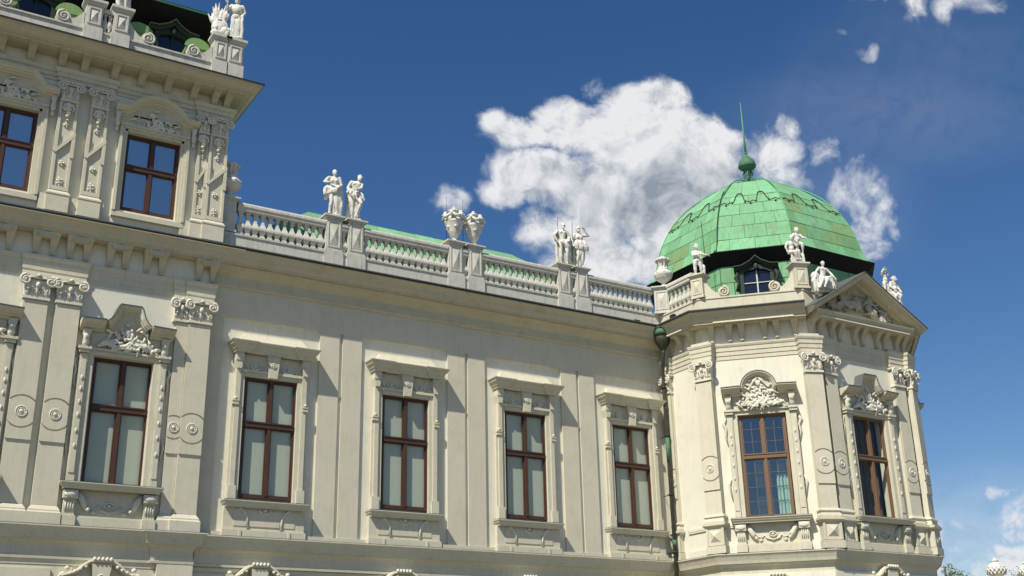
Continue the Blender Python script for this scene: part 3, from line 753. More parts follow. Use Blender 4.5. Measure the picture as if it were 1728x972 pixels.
mb = MB(); mb.box(XW0, 24.8, .5, 10, ZG-.1, ZG); mb.box(rx0+.1, rx1-.1, 1.9, 9.4, ZG, zr0); put('roof_deck', mb, 'lead', wing)
mb = MB()
for x in (18.0, 19.6, 21.2): mb.tube([(x, 4.2, 15.45), (x+.35, 4.2, 15.45)], .03, 6)
put('snow_guard', mb, 'leaddark', roof)
mb = MB(); mb.box(XW0, 24.8, .56, 10.5, GZ, ZG-.12); put('building_core', mb, 'dark', wing)

# ================================================================== TALL BLOCK
block = thing('palace_block', 'tallest cream palace block with attic windows and strap-carved pilasters under a dark mansard roof', 'building', (4.5, 0, GZ))
BX0, BX1 = -3.2, 8.62
OB = .12   # wall plane out
cW = [-1.30, 2.62, 6.47]
cU = [-1.05, 2.78, 6.66]
mb = MB()
holes = [(c-.79, c+.79, 5.48, 8.90) for c in cW]+[(c-.77, c+.77, 13.10, 15.52) for c in cU]+[(c-.75, c+.75, .2, 2.9) for c in cW]
wall_with_holes(mb, BX0, BX1, GZ, 17.3, -OB, .40, holes)
put('wall', mb, 'white', block)
mb = MB(); mb.box(BX0, BX1-.02, .41, 10.5, GZ, 17.5); put('building_core', mb, 'dark', block)
mb = MB(); mb.box(BX1-.018, BX1+.0, .42, 10.5, ZG, 17.5); mb.box(BX1-.5, BX1+.06, .45, 10.4, 12.9, 13.1); mb.box(BX1-.3, BX1+.1, .5, 10.3, 17.0, 17.2); put('side_wall', mb, 'white', block)
FBk = T(0, -OB, 0)
ARB = [(a_*.6 if a_ > 0 else a_, b_) for a_, b_ in ARCH]
piers = [4.06, 4.86]; allp = [(-.25-2.55+2.55, 0)]
pil = MB(); porn = MB()
PP = [(3.76, 4.36), (4.56, 5.16), (8.02, 8.62), (.06, .66), (.80, 1.40), (-3.1, -2.5)]
for a, b, o_ in [(a, b, .16) for a, b in PP]+[(7.69, 8.012, .10)]:
    pil = MB(); porn = MB(); pilaster(pil, a, b, 4.9, 10.12, o_, porn); moulded_base(pil, a, b if o_ > .15 else 7.99, o_)
    po = put('pilaster', pil, 'beige', block, FBk); put('rosette', porn, 'orn', po, FBk)
for a, b in PP: add_capital(block, FBk, (a+b)/2, b-a, .16)
add_capital(block, FBk, 7.80, .34, .10)
def block_path(o0, o1, spans, x0=BX0, x1=BX1, y=0):
    p = [(x0, -o0)]
    for a, b in spans: p += [(a, -o0), (a, -o1), (b, -o1), (b, -o0)]
    return p+[(x1, -o0)]
spans = [(-.02, 1.48), (3.68, 5.24), (7.62, BX1)]
pth = [(BX0, 0), (-.02, 0), (-.02, -.14), (1.48, -.14), (1.48, 0), (3.68, 0), (3.68, -.14), (5.24, -.14), (5.24, 0), (7.60, 0), (7.60, -.08), (7.95, -.08), (7.95, -.14), (BX1+.06, -.14), (BX1+.06, .5)]
pth = [(a_, b_*.6 if b_ < 0 else b_) for a_, b_ in pth]
mb = MB(); mb.sweep(pth, ARB); put('architrave', mb, 'trim', block, FBk)
def put_console(parent, F, x, args, extra=None):
    m = MB(); console(m, x, *args)
    if extra: m.box(*extra)
    put('console', m, 'soffit', parent, F)
CA = (11.37, ZC-.02, .07, .38, .06, .13)
for a, b in ((.25, .65), (1.0, 1.35), (1.9, 2.3), (2.85, 3.25), (3.9, 4.33), (4.75, 5.17), (5.78, 6.19), (6.77, 7.17), (8.2, 8.6), (-.4, None), (-1, None), (-1.6, None), (-2.2, None)):
    put_console(block, FBk, a, CA, None if b is None else (a, b, -.36, 0, 11.82, ZC-.025))
    if b: put_console(block, FBk, b, CA)
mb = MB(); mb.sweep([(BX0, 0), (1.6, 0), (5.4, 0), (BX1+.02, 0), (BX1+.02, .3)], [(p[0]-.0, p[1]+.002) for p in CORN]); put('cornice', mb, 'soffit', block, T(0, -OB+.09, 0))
mb = MB(); mb.sweep([(BX0, 0), (8.9, 0)], GUT)
mb.sweep([(BX0, 0), (8.9, 0)], [(-.1, ZG+.02), (.62, ZG+.006), (.58, ZG+.05), (.3, ZG+.20), (-.1, ZG+.33)]); put('gutter', mb, 'lead', block)
mb = MB(); mb.sweep([(BX0, 0), (8.9, 0)], GUTD); put('gutter_edge', mb, 'leaddark', block)
mb = MB(); mb.sweep([(BX0, 0), (7.55, 0), (7.55, -.06), (BX1, -.06), (BX1, .1)], STR); put('string_course', mb, 'trim', block, FBk @ T(0, -.06, .002))
mb = MB(); mb.sweep([(BX0, 0), (7.55, 0), (7.55, -.06), (BX1, -.06), (BX1, .1)], STRF); put('string_flashing', mb, 'lead', block, FBk @ T(0, -.06, .002))
mb = MB()
for i, z in enumerate((3.5, 2.95, 2.4, 1.85, 1.3, .75, .2, -.35)):
    for a, b in zip([BX0]+[c+.76 for c in cW], [c-.76 for c in cW]+[BX1]): mb.box(a, b, -.05, .01, z-.50, z-.035)
mb.box(BX0, BX1, -.05, .01, 3.5, 3.80); mb.box(7.72, BX1+.02, -.14, -.02, GZ, 3.79); mb.box(3.8, 5.2, -.1, -.02, GZ, 3.4)
put('rusticated_course', mb, 'beige', block, FBk)
for i, c in enumerate(cW):
    add_window(block, T(0, -.02, 0), c, 'main', 1.57, 5.50, 8.88, WZT, 'wood', 'glass', 'blind')
    add_surround(block, FBk, c-.05, 'swan', lambda: surround_grand('swan', 5))
    add_surround(block, T(0, -OB-.02, .02), c-.1, 'ground', ground_cartouche)
    add_window(block, FBk, c, 'ground', 1.5, .2, 2.9, 2.0, 'wood', 'glass', 'black')
# attic floor
mb = MB(); UP = [(4.01, 4.50), (4.82, 5.31), (8.20, 8.74-.0), (.10, .60), (.95, 1.45)]
uo = MB()
def upper_pilaster(mb, uo, a, b, o):
    w = b-a
    mb.box(a, b, -o+.04, .0, 13.25, 16.0)
    for p, q in ((a, a+.075), (b-.075, b)): mb.box(p, q, -o, -o+.05, 13.25, 15.95)
    mb.box(a+.075, b-.075, -o, -o+.05, 13.25, 13.36)
    m_ = (a+b)/2
    # crossing strap: an N with its diagonal
    mb.prism([(a-.02, 14.36), (a+.05, 14.33), (b+.02, 14.90), (b+.02, 14.99), (b-.02, 14.99)], -o-.03, -o+.02)
    mb.box(a-.02, a+.075, -o-.025, -o+.02, 14.36, 15.0); mb.box(b-.075, b+.02, -o-.025, -o+.02, 14.24, 14.88)
    for z in (15.22, 14.05, 13.55, 15.7): flower(uo, m_, -o+.02, z, .09)
    flower(uo, m_, -o+.02, 13.46, .1)
pb = [(-.03, 12.62), (.045, 12.62), (.045, 13.08), (.06, 13.10), (.06, 13.14), (.02, 13.2), (-.03, 13.25)]
for a, b in ((3.80, 5.47), (-.1, 1.6), (7.55, 8.8)): put('attic_plinth', MB().box(a, b, -.11, 0, 12.6, 13.12), 'beige', block, FBk)
for a, b, o_ in [(a, b, .18) for a, b in UP]+[(7.88, 8.195, .12)]:
    m = MB(); uo = MB(); upper_pilaster(m, uo, a, b, o_)
    m.sweep([(a, .0), (a, -o_), (b, -o_), (b, .0)] if o_ > .15 else [(7.86, .0), (7.86, -.12), (8.18, -.12)], pb)
    po = put('attic_pilaster', m, 'beige', block, FBk); put('carving', uo, 'orn', po, FBk)
for a, b in UP+[(7.86, 8.16)]:
    k = 'u%.2f' % (b-a)
    if k not in CAPS: CAPS[k] = capital_mesh(b-a).mesh('capital')
    put('capital', CAPS[k], 'orn', block, FBk @ Matrix.Translation(((a+b)/2, -.16, 15.93)) @ Matrix.Scale(.9, 4))
    if True:
        dp = 'drop'
        if dp not in CAPS:
            d = MB()
            for i, (z, r) in enumerate(((0, .10), (-.12, .11), (-.24, .08), (-.34, .06), (-.46, .04))): d.ball((random.uniform(-.02, .02), -.05, z), (r, .05, r*.8), 8)
            for sg in (-1, 1): d.tube([(0, -.04, .05), (sg*.1, -.06, .0), (sg*.14, -.05, -.12), (sg*.08, -.04, -.2)], [.03, .035, .03, .012], 6)
            CAPS[dp] = d.mesh('leaf_drop')
        put('leaf_drop', CAPS[dp], 'orn', block, FBk @ T((a+b)/2, -.15, 15.80))
UARCH = [(-.03, 16.56), (.03, 16.56), (.03, 16.66), (.07, 16.67), (.07, 16.78), (.11, 16.80), (.13, 16.88), (.13, 16.92), (-.03, 16.94)]
mb = MB(); mb.sweep([(BX0, 0), (0, 0), (0, -.08), (1.5, -.08), (1.5, 0), (3.92, 0), (3.92, -.08), (5.4, -.08), (5.4, 0), (7.8, 0), (7.8, -.08), (8.8, -.08), (8.8, .5)], UARCH); put('attic_architrave', mb, 'trim', block, FBk)
for x in (-2.6, -1.9, -1.2, -.5, .25, .95, 1.55, 2.35, 3.12, 3.93, 4.53, 5.35, 6.10, 6.85, 7.62, 8.25, 8.62):
    m = MB(); console(m, x, 16.93, 17.30, .12, .62, .085, .11); m.box(x-.13, x+.13, -.64, 0, 17.24, 17.30); put('bracket', m, 'soffit', block, FBk)
UC = [(-.05, 17.27), (.60, 17.27), (.64, 17.30), (.72, 17.31), (.72, 17.335), (.78, 17.36), (.83, 17.42), (.90, 17.48), (.96, 17.50), (.96, 17.54), (-.05, 17.56)]
mb = MB(); mb.sweep([(BX0, 0), (8.48, 0), (8.48, 9)], UC); put('attic_cornice', mb, 'soffit', block, FBk)
mb = MB(); mb.sweep([(BX0, 0), (8.48, 0), (8.48, 9)], [(-.05, 17.565), (.95, 17.545), (.99, 17.53), (.99, 17.575), (.87, 17.59), (-.05, 17.62)]); put('attic_gutter', mb, 'leaddark', block, FBk)
for c in cU:
    add_window(block, T(0, -.02, 0), c, 'attic', 1.52, 13.16, 15.50, 14.47, 'wood', 'glass_up', 'blind')  # blind added behind the attic panes to lighten their reflected sky tone
    k = 'arch' if c > 5 else 'trap'
    add_surround(block, FBk, c-.0, 'up'+k, lambda k=k: surround_upper(k, 9))
# parapet of the block
mb = MB()
PY = -.22
mb.sweep([(BX0, PY), (8.95, PY), (8.95, 9)], [(-.4, 17.60), (.06, 17.60), (.06, 18.28), (.10, 18.31), (.10, 18.36), (-.4, 18.40)])
par = put('parapet', mb, 'rail', block)
for a, b in ((4.38, 4.84), (5.14, 5.60), (8.08, 8.50), (8.502, 8.98), (.5, .94), (1.26, 1.7)):
    mb = MB(); mb.box(a-.03 if a != 8.502 else a, b+.03, PY-.17, PY+.3, 17.73, 18.42)
    mb.box(a, b, PY-.14, PY+.28, 18.40, 19.16)
    mb.sweep([(a, PY+.28), (a, PY-.14), (b, PY-.14), (b, PY+.28)], [(-.03, 19.12), (.02, 19.12), (.05, 19.18), (.09, 19.22), (.09, 19.30), (-.03, 19.33)])
    mb.box(a+.001, b-.001, PY-.139, PY+.27, 19.16, 19.335)
    m_ = (a+b)/2
    fw = .05
    mb.box(a+.05, a+.05+fw, PY-.17, PY-.13, 18.50, 19.05); mb.box(b-.05-fw, b-.05, PY-.17, PY-.13, 18.50, 19.05)
    mb.box(a+.1, b-.1, PY-.17, PY-.13, 18.50, 18.54); mb.box(a+.1, b-.1, PY-.17, PY-.13, 19.01, 19.05)
    h_ = (b-a)/2-.12
    mb.add([(m_-h_, PY-.14, 18.56), (m_+h_, PY-.14, 18.56), (m_+h_, PY-.14, 18.99), (m_-h_, PY-.14, 18.99), (m_, PY-.20, 18.78)], [(0, 1, 4), (1, 2, 4), (2, 3, 4), (3, 0, 4)])
    put('pedestal', mb, 'rail', par)
def scroll_shape(mb, x, z0, sg, y, H=.55, L=.55):
    """concave ramp falling from a pedestal to a spiral; sg=+1 falls to the right"""
    pts = [(x, z0), (x, z0+H)]
    for i in range(9):
        t = i/8; pts.append((x+sg*L*.72*t*1.0, z0+H-(H-.16)*math.sin(t*math.pi/2)))
    pts.append((x+sg*L*.95, z0+.18)); pts.append((x+sg*L*.95, z0))
    mb.prism(pts, y, y+.2)
    spiral(mb, x+sg*L, z0+.17, y-.02, r=.175, turns=2, tk=.042, start=math.pi*(.5), sgn=-sg if sg > 0 else 1)
    mb.lathe([(.0, 0), (.16, 0), (.16, .2), (.0, .2)], 18) if False else None
    n = 18; mb.prism([(x+sg*L+.195*math.cos(2*math.pi*i/n), z0+.18+.195*math.sin(2*math.pi*i/n)) for i in range(n)], y+.003, y+.197)
for x, sg in ((4.36, -1), (5.62, 1), (8.06, -1), (.48, -1), (1.72, 1)):
    mb = MB(); scroll_shape(mb, x, 18.38, sg, PY-.06); put('parapet_scroll', mb, 'rail', par)
BALP = [(.055, 0), (.055, .04), (.035, .06), (.075, .14), (.085, .22), (.06, .34), (.034, .44), (.034, .50), (.05, .53), (.05, .57)]
for x in (4.93, 5.06):
    bal = MB(); bal.lathe([(r, 18.42+z) for r, z in BALP], 10, x, PY); put('baluster', bal, 'rail', par)
bal = MB(); bal.box(4.84, 5.14, PY-.08, PY+.08, 19.0, 19.14); put('handrail', bal, 'rail', par)
# mansard behind the parapet
mb = MB(); rng = random.Random(11)
yw = 1.15
plates(mb, [(BX0, yw, 17.7), (8.25, yw, 17.7), (8.25, yw+.25, 20.25), (BX0, yw+.25, 20.25)], 5, 16, rng)
plates(mb, [(8.25, yw, 17.7), (8.25, 9, 17.7), (8.25, 9, 20.25), (8.25, yw+.25, 20.25)], 5, 8, rng)
mroof = put('mansard_wall', mb, 'copper', block)
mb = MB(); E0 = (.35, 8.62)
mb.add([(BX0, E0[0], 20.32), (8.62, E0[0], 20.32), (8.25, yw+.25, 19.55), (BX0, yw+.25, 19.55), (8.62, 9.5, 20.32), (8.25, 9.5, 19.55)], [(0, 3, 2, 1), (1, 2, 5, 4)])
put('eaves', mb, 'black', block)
mb = MB(); mb.sweep([(BX0, E0[0]), (8.62, E0[0]), (8.62, 9.5)], [(-.3, 20.325), (.03, 20.325), (.04, 20.36), (-.3, 20.46)])
mb.add([(BX0, E0[0]+.05, 20.45), (8.56, E0[0]+.05, 20.45), (6.5, 4.5, 23.2), (BX0, 4.5, 23.2), (8.56, 9.5, 20.45)], [(0, 1, 2, 3), (1, 4, 2)]); put('roof', mb, 'cop', block)
def dormer(parent, F, cx, z0, w, h, y, prot, nm=('dormer',)):
    """dark copper dormer: window opening, side scrolls, curved pediment"""
    d = MB(); hw = w/2
    d.box(cx-hw-.13, cx-hw, y-prot, y+.35, z0-.6, z0+h-.10); d.box(cx+hw, cx+hw+.13, y-prot, y+.35, z0-.6, z0+h-.10)
    d.prism([(cx-hw-.13, z0+h-.1), (cx-hw, z0+h-.1)]+[(cx+hw*math.cos(R(a)), z0+h-.12+.16*math.sin(R(a))) for a in range(170, 0, -20)]+[(cx+hw, z0+h-.1), (cx+hw+.13, z0+h-.1), (cx+hw+.13, z0+h+.2), (cx-hw-.13, z0+h+.2)], y-prot-.02, y+.3)
    pth = [(cx-hw-.33, z0+h+.17), (cx-hw-.05, z0+h+.19), (cx-hw*.45, z0+h+.34), (cx, z0+h+.53), (cx+hw*.45, z0+h+.34), (cx+hw+.05, z0+h+.19), (cx+hw+.33, z0+h+.17)]
    d.sweep(pth, [(0, y+.3), (0, y-prot-.20), (.04, y-prot-.20), (.07, y-prot-.12), (.13, y-prot-.08), (.15, y+.3)], mode='xz')
    for sg in (-1, 1):
        d.tube([(cx+sg*(hw+.2), y-prot-.03, z0+h-.05), (cx+sg*(hw+.27), y-prot-.03, z0+h-.25), (cx+sg*(hw+.18), y-prot-.02, z0+h-.45), (cx+sg*(hw+.25), y-prot, z0+h-.75)], [.05, .08, .05, .07], 7)
    d.ball((cx, y-prot-.08, z0+h+.12), (.09, .06, .13), 8)
    o = put('dormer', d, 'copdark', parent, F)
    g = MB(); g.box(cx-hw, cx+hw, y-prot+.09, y-prot+.11, z0-.6, z0+h)
    put('pane', g, 'dormer_glass', o, F)
    m_ = MB(); m_.box(cx-.022, cx+.022, y-prot+.04, y-prot+.088, z0-.6, z0+h-.0)
    m_.box(cx-hw, cx-.022, y-prot+.045, y-prot+.087, z0+h*.45, z0+h*.45+.025); m_.box(cx+.022, cx+hw, y-prot+.045, y-prot+.087, z0+h*.45, z0+h*.45+.025)
    put('glazing_bars', m_, 'white_paint' if nm[0] == 'light' else 'copdark', o, F)
    return o
dg = bpy.data.materials.new('dormer_glass'); dg.use_nodes = True
b_ = dg.node_tree.nodes['Principled BSDF']; b_.inputs['Base Color'].default_value = (.012, .016, .03, 1); b_.inputs['Roughness'].default_value = .06; b_.inputs['Specular IOR Level'].default_value = .6
M['dormer_glass'] = dg
for x in (4.02, 5.98, 7.72, 2.3):  # lobes added in front to stand in for sunlit patches of the mansard
    m = MB(); m.prism([(x+.34*math.cos(2*math.pi*i/20), 18.92+.30*math.sin(2*math.pi*i/20)*(1 if i < 10 else .8)) for i in range(20)], .16, .9)
    m.prism([(x+.40*math.cos(2*math.pi*i/20), 18.95+.34*math.sin(2*math.pi*i/20)) for i in range(11)], .13, .158); put('sunlit_patch_lobe', m, 'lobe', block)
for c in (7.08, 3.15): dormer(block, FM, c, 18.4, .85, 1.05, .75, .1)

# ================================================================== PAVILION
pav = thing('corner_pavilion', 'octagonal cream corner pavilion with green copper dome, spike finial and carved triangular pediment', 'building', (OC[0], OC[1], GZ))
FACES = [(FP, 4.74, 2.37), (FD, LD, LD/2), (FB, LB, LB/2)]
rot_more = []
# remaining faces of the octagon (E.. W) as frames
op = octp()
allF = []
for i in range(8):
    a = Vector(op[i]); b = Vector(op[(i+1) % 8]); ang = math.atan2(b.y-a.y, b.x-a.x)
    allF.append((T(a.x, a.y, 0, ang), (b-a).length))
# allF[0]=P (from W/P to P/D), 1=D, 2=B, 3=E-diag, 4=E, ...
wl = MB()
for i, (F, L) in enumerate(allF):
    m = MB(); c = L/2
    if i in (1, 2, 3, 4): wall_with_holes(m, 0, L, GZ, ZG-.1, 0, .4, [(c-.77, c+.77, 5.48, 8.90), (c-.75, c+.75, .2, 2.9)])
    else: m.box(0, L, 0, .4, GZ, ZG-.1)
    wl.merge(m, F)
put('wall', wl, 'white', pav)
mb = MB(); mb.sweep(octp(.80)[::-1], [(0, GZ), (0, 12.2), (-.2, 12.2), (-.2, GZ)], closed=True); put('building_core', mb, 'dark', pav)
mb = MB(); a = octp(1.0); mb.add([(x, y, 12.38) for x, y in a], [tuple(range(8))]); put('roof_deck', mb, 'lead', pav)
octl = octp()     # order W/P, P/D, D/B, B/E ... walking with outward on the right-hand side
ARP = [(a_*.7 if a_ > 0 else a_, b_) for a_, b_ in ARCH]
mb = MB(); mb.sweep(octl, ARP, closed=True); put('architrave', mb, 'trim', pav)
mb = MB(); mb.sweep(octl, STR, closed=True); put('string_course', mb, 'trim', pav)
mb = MB(); mb.sweep(octl, STRF, closed=True); put('string_flashing', mb, 'lead', pav)
# pavilion cornice: full cornice everywhere but a thinner one under the pediment (front face)
PC = [(p[0], p[1]+.003) for p in CORN]
path_rest = octl[3:]+octl[:3]
mb = MB(); mb.sweep([octl[3], octl[4], octl[5], octl[6], octl[7], octl[0], octl[1], octl[2]], PC)
BC = [(-.05, ZC-.03), (.30, ZC-.03), (.43, ZC-.01), (.47, ZC), (.47, ZC+.06), (.52, ZC+.09), (.55, ZC+.17), (.57, ZC+.24), (-.05, ZC+.26)]
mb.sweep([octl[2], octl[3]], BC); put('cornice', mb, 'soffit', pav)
GP = [(p[0], p[1]+.003) for p in GUT]
mb = MB(); mb.sweep([octl[3], octl[4], octl[5], octl[6], octl[7], octl[0], octl[1], octl[2]], GP); put('gutter', mb, 'lead', pav)
mb = MB(); mb.sweep([octl[3], octl[4], octl[5], octl[6], octl[7], octl[0], octl[1], octl[2]], [(a_, b_+.003) for a_, b_ in GUTD]); put('gutter_edge', mb, 'leaddark', pav)
# rustication
mb = MB()
for i, (F, L) in enumerate(allF[:5]):
    m = MB()
    for z in (3.5, 2.95, 2.4, 1.85, 1.3, .75, .2, -.35): 
        m.box(0, L/2-.76, -.04, .01, z-.50, z-.035); m.box(L/2+.76, L, -.04, .01, z-.50, z-.035)
    m.box(0, L, -.04, .01, 3.5, 3.78); mb.merge(m, F)
put('rusticated_course', mb, 'white', pav)
# chamfer pilasters at the octagon corners + the two on the front face
def corner_frame(i):
    a = Vector(op[i]); c = Vector(OC); d0 = (a-Vector(op[i-1])).normalized(); d1 = (Vector(op[(i+1) % 8])-a).normalized()
    t = (d0+d1).normalized(); return T(a.x, a.y, 0, math.atan2(t.y, t.x))
pil = MB(); porn = MB(); pfr = MB(); dado = MB(); ent = MB()
pfs = [(corner_frame(i), 0, .29, .12) for i in (1, 2, 3, 4, 5)]+[(FB, .70, .26, .12), (FB, LB-.70, .26, .12), (allF[0][0], 4.74-1.85, .17, .12), (allF[4][0], .7, .26, .12), (allF[4][0], LB-.7, .26, .12)]
for F, cx, hw, o in pfs:
    m = MB(); q = MB(); pilaster(m, cx-hw, cx+hw, 5.55, 10.12, o, q)
    m.sweep([(cx-hw, .1), (cx-hw, -o), (cx+hw, -o), (cx+hw, .1)], [(-.03, 5.38), (.05, 5.38), (.06, 5.46), (.03, 5.55), (.07, 5.60), (.05, 5.66), (-.03, 5.70)])
    po = put('pilaster', m, 'beige', pav, F); put('rosette', q, 'orn', po, F)
    d = MB(); d.box(cx-hw-.02, cx+hw+.02, -o-.05, .1, 4.70, 5.28)
    d.sweep([(cx-hw, .1), (cx-hw, -o-.02), (cx+hw, -o-.02), (cx+hw, .1)], [(-.03, 5.24), (.06, 5.26), (.09, 5.30), (.12, 5.32), (.12, 5.39), (-.03, 5.395)])
    d.box(cx-hw-.06, cx+hw+.06, -o-.10, .1, 4.443, 4.68)
    h_ = hw-.11; y = -o-.05
    d.add([(cx-h_, y-.001, 4.80), (cx+h_, y-.001, 4.80), (cx+h_, y-.001, 5.16), (cx-h_, y-.001, 5.16), (cx, y-.10, 4.98)], [(0, 1, 4), (1, 2, 4), (2, 3, 4), (3, 0, 4)])
    for a_, b_ in ((cx-hw-.02, cx-hw+.05), (cx+hw-.05, cx+hw+.02)): d.box(a_, b_, y-.025, y+.01, 4.70, 5.24)
    put('pilaster_pedestal', d, 'trim', pav, F)
    e = MB(); e.sweep([(cx-hw-.06, .1), (cx-hw-.06, -o), (cx+hw+.06, -o), (cx+hw+.06, .1)], [(a_*.7 if a_ > 0 else a_, b_+.004) for a_, b_ in ARCH])
    e.box(cx-hw-.05, cx+hw+.05, -o-.02, .1, 11.36, 11.44); put('entablature_block', e, 'trim', pav, F)
    k = round(hw*2, 2)
    if k not in CAPS: CAPS[k] = capital_mesh(hw*2).mesh('capital')
    put('capital', CAPS[k], 'orn', pav, F @ T(cx, -o, 10.13))
# dado band across the walls
dd = MB()
for i, (F, L) in enumerate(allF[:5]):
    m = MB(); 
    for a_, b_ in ((.1, L/2-1.0), (L/2+1.0, L-.1)):
        if b_ > a_: m.box(a_, b_, -.05, .01, 5.29, 5.38); m.box(a_, b_, -.04, .01, 5.24, 5.29); m.box(a_, b_, -.07, .01, 4.442, 4.66)
    dd.merge(m, F)
put('dado_band', dd, 'white', pav)
# frieze consoles
fr = MB()
for i, (F, L) in enumerate(allF[:5]):
    m = MB()
    n = 3 if i == 1 else 4
    xs = {0: [3.2, 3.75, 4.35], 1: [.35, .95, 1.35, 2.1, 2.5, 3.1], 2: [.1, .5, 1.05, 1.45, 2.15, 2.55, 3.25, 3.65, 4.25, 4.6]}.get(i, [.5, 1, 1.8, 2.2, 3])
    for x in xs: put_console(pav, F, x, (11.38, ZC-.02, .07, .36, .055, .12))
for i in (0, 1): put('cornice_fillet', MB().box(.45 if i else 3.0, (LD-.4) if i else 4.3, -.495, -.46, ZC+.004, ZC+.05), 'white', pav, allF[i][0])
put('cornice_fillet', MB().box(.2, LB-.2, -.50, -.47, ZC+.0, ZC+.05), 'white', pav, FB)
# windows
add_window(pav, FD, LD/2-.02, 'pav', 1.50, 5.50, 8.88, 7.48, 'oak', 'glass_pav', 'drape', mun=(4, 3))
add_surround(pav, FD, LD/2-.02, 'archgrand', lambda: surround_grand('arch', 21))
add_window(pav, FB, LB/2, 'pavB', 1.50, 5.50, 8.88, 7.48, 'oak', 'glass', 'drape')
add_surround(pav, FB, LB/2-.05, 'swan', None)
for i in (3, 4):
    F, L = allF[i]; add_window(pav, F, L/2, 'pavB', 1.50, 5.50, 8.88, 7.48, 'oak', 'glass', 'drape'); add_surround(pav, F, L/2, 'archgrand' if i == 3 else 'swan', None)
for F, L in ((FD, LD), (FB, LB), allF[3], allF[4]):
    add_window(pav, F, L/2, 'ground', 1.5, .2, 2.9, 2.0, 'wood', 'glass', 'black')
    add_surround(pav, F @ T(0, 0, .35 if L > 4 else .1), L/2, 'ground', ground_cartouche)
# rooms and curtains behind the pavilion windows
def curtain(F, x0, x1, z0, z1, y, m, amp=.035, wl_=.11):
    mb = MB(); n = int((x1-x0)/.012); v = []
    for i in range(n+1):
        x = x0+(x1-x0)*i/n; yy = y+amp*math.sin(2*math.pi*x/wl_)+amp*.4*math.sin(2*math.pi*x/wl_*2.3)
        v += [(x, yy, z0), (x, yy, z1)]
    mb.add(v, [(2*i, 2*i+2, 2*i+3, 2*i+1) for i in range(n)], True)
    put('curtain', mb, m, pav, F)
c = LD/2-.02
curtain(FD, c+.28, c+.72, 5.5, 6.95, .42, 'curtain_g')
curtain(FB, LB/2-.75, LB/2-.18, 5.4, 8.9, .40, 'curtain', .05, .2); curtain(FB, LB/2+.0, LB/2+.8, 5.4, 8.9, .55, 'curtain', .05, .2)
# pediment
pd = MB()
x0, x1, xm, zb_, za = -.12, LB+.30, LB/2, ZC+.33, 13.86
path = [(x0-.2, ZC+.25), (xm, za), (x1+.2, ZC+.25)]
pd.sweep(path, [(0, 1.6), (0, -.72), (.05, -.72), (.07, -.66), (.17, -.58), (.19, -.50), (.20, -.30), (.24, -.26), (.27, -.12), (.30, -.10), (.30, 1.6)], mode='xz')
pd.prism([(.15, ZC+.26), (LB-.15, ZC+.26), (xm, 13.55)], -.10, .3)
ped = put('pediment', pd, 'soffit', pav, FB)
lm_ = MB(); lm_.sweep(path, [(-.004, 1.7), (-.004, -.75), (-.02, -.75), (-.02, 1.7)], mode='xz'); put('flashing', lm_, 'lead', ped, FB)
rel = MB(); rng = random.Random(5)
def rel_fig(cx, cz, lean, sc, y=-.22):
    L_ = lambda x, z, yy=0: (cx+(x*math.cos(lean)-z*math.sin(lean))*sc, y+yy, cz+(x*math.sin(lean)+z*math.cos(lean))*sc)
    rel.ball(L_(0, .62), (.075*sc*1.2, .08, .09*sc*1.1), 9); rel.limb([L_(0, .5), L_(0, .2)], [.12*sc, .10*sc]); rel.limb([L_(0, .45), L_(.2, .35, -.05), L_(.36, .48, -.06)], [.055*sc, .045*sc, .035*sc])
    rel.limb([L_(0, .45), L_(-.2, .3, -.05), L_(-.28, .1, -.06)], [.055*sc, .045*sc, .035*sc])
    rel.limb([L_(.03, .18), L_(.28, .1, -.08), L_(.5, -.06, -.03)], [.09*sc, .07*sc, .045*sc]); rel.limb([L_(-.05, .18), L_(.15, -.02, -.06), L_(.4, -.12, -.03)], [.09*sc, .07*sc, .045*sc])
    for i in range(5): rel.tube([L_(-.1+.05*i, .2), L_(.05+.06*i, .0, -.06), L_(-.05+.1*i, -.14)], [.03*sc, .045*sc, .02*sc], 6)
rel_fig(xm-.55, 12.62, .5, .95); rel_fig(xm+.45, 12.62, -.35, 1.0); rel_fig(xm+1.0, 12.48, -1.0, .85); rel_fig(xm-1.05, 12.46, 1.0, .8)
rel.ball((xm, -.2, 12.85), (.20, .10, .27), 12); rel.ball((xm, -.26, 12.85), (.12, .08, .17), 12)
for i in range(7): rel.ball((xm-.18+.06*i, -.22, 13.17+.03*math.sin(i*1.6)), .035, 7)
for i in range(60):
    x = rng.uniform(.45, LB-.45); h_ = (1-abs(x-xm)/(xm-.1))*1.25
    z = ZC+.33+rng.uniform(0, max(.05, h_*.85)); t = rng.uniform(0, math.pi); l = rng.uniform(.08, .2)
    rel.tube([(x-l*math.cos(t), -.12, z-l*math.sin(t)*.6), (x, -.24, z), (x+l*math.cos(t), -.14, z+l*math.sin(t)*.6)], [.015, rng.uniform(.03, .06), .012], 6)
put('tympanum_relief', fuse(rel, 'tympanum_relief', .016, 1), 'relief', ped, FB)

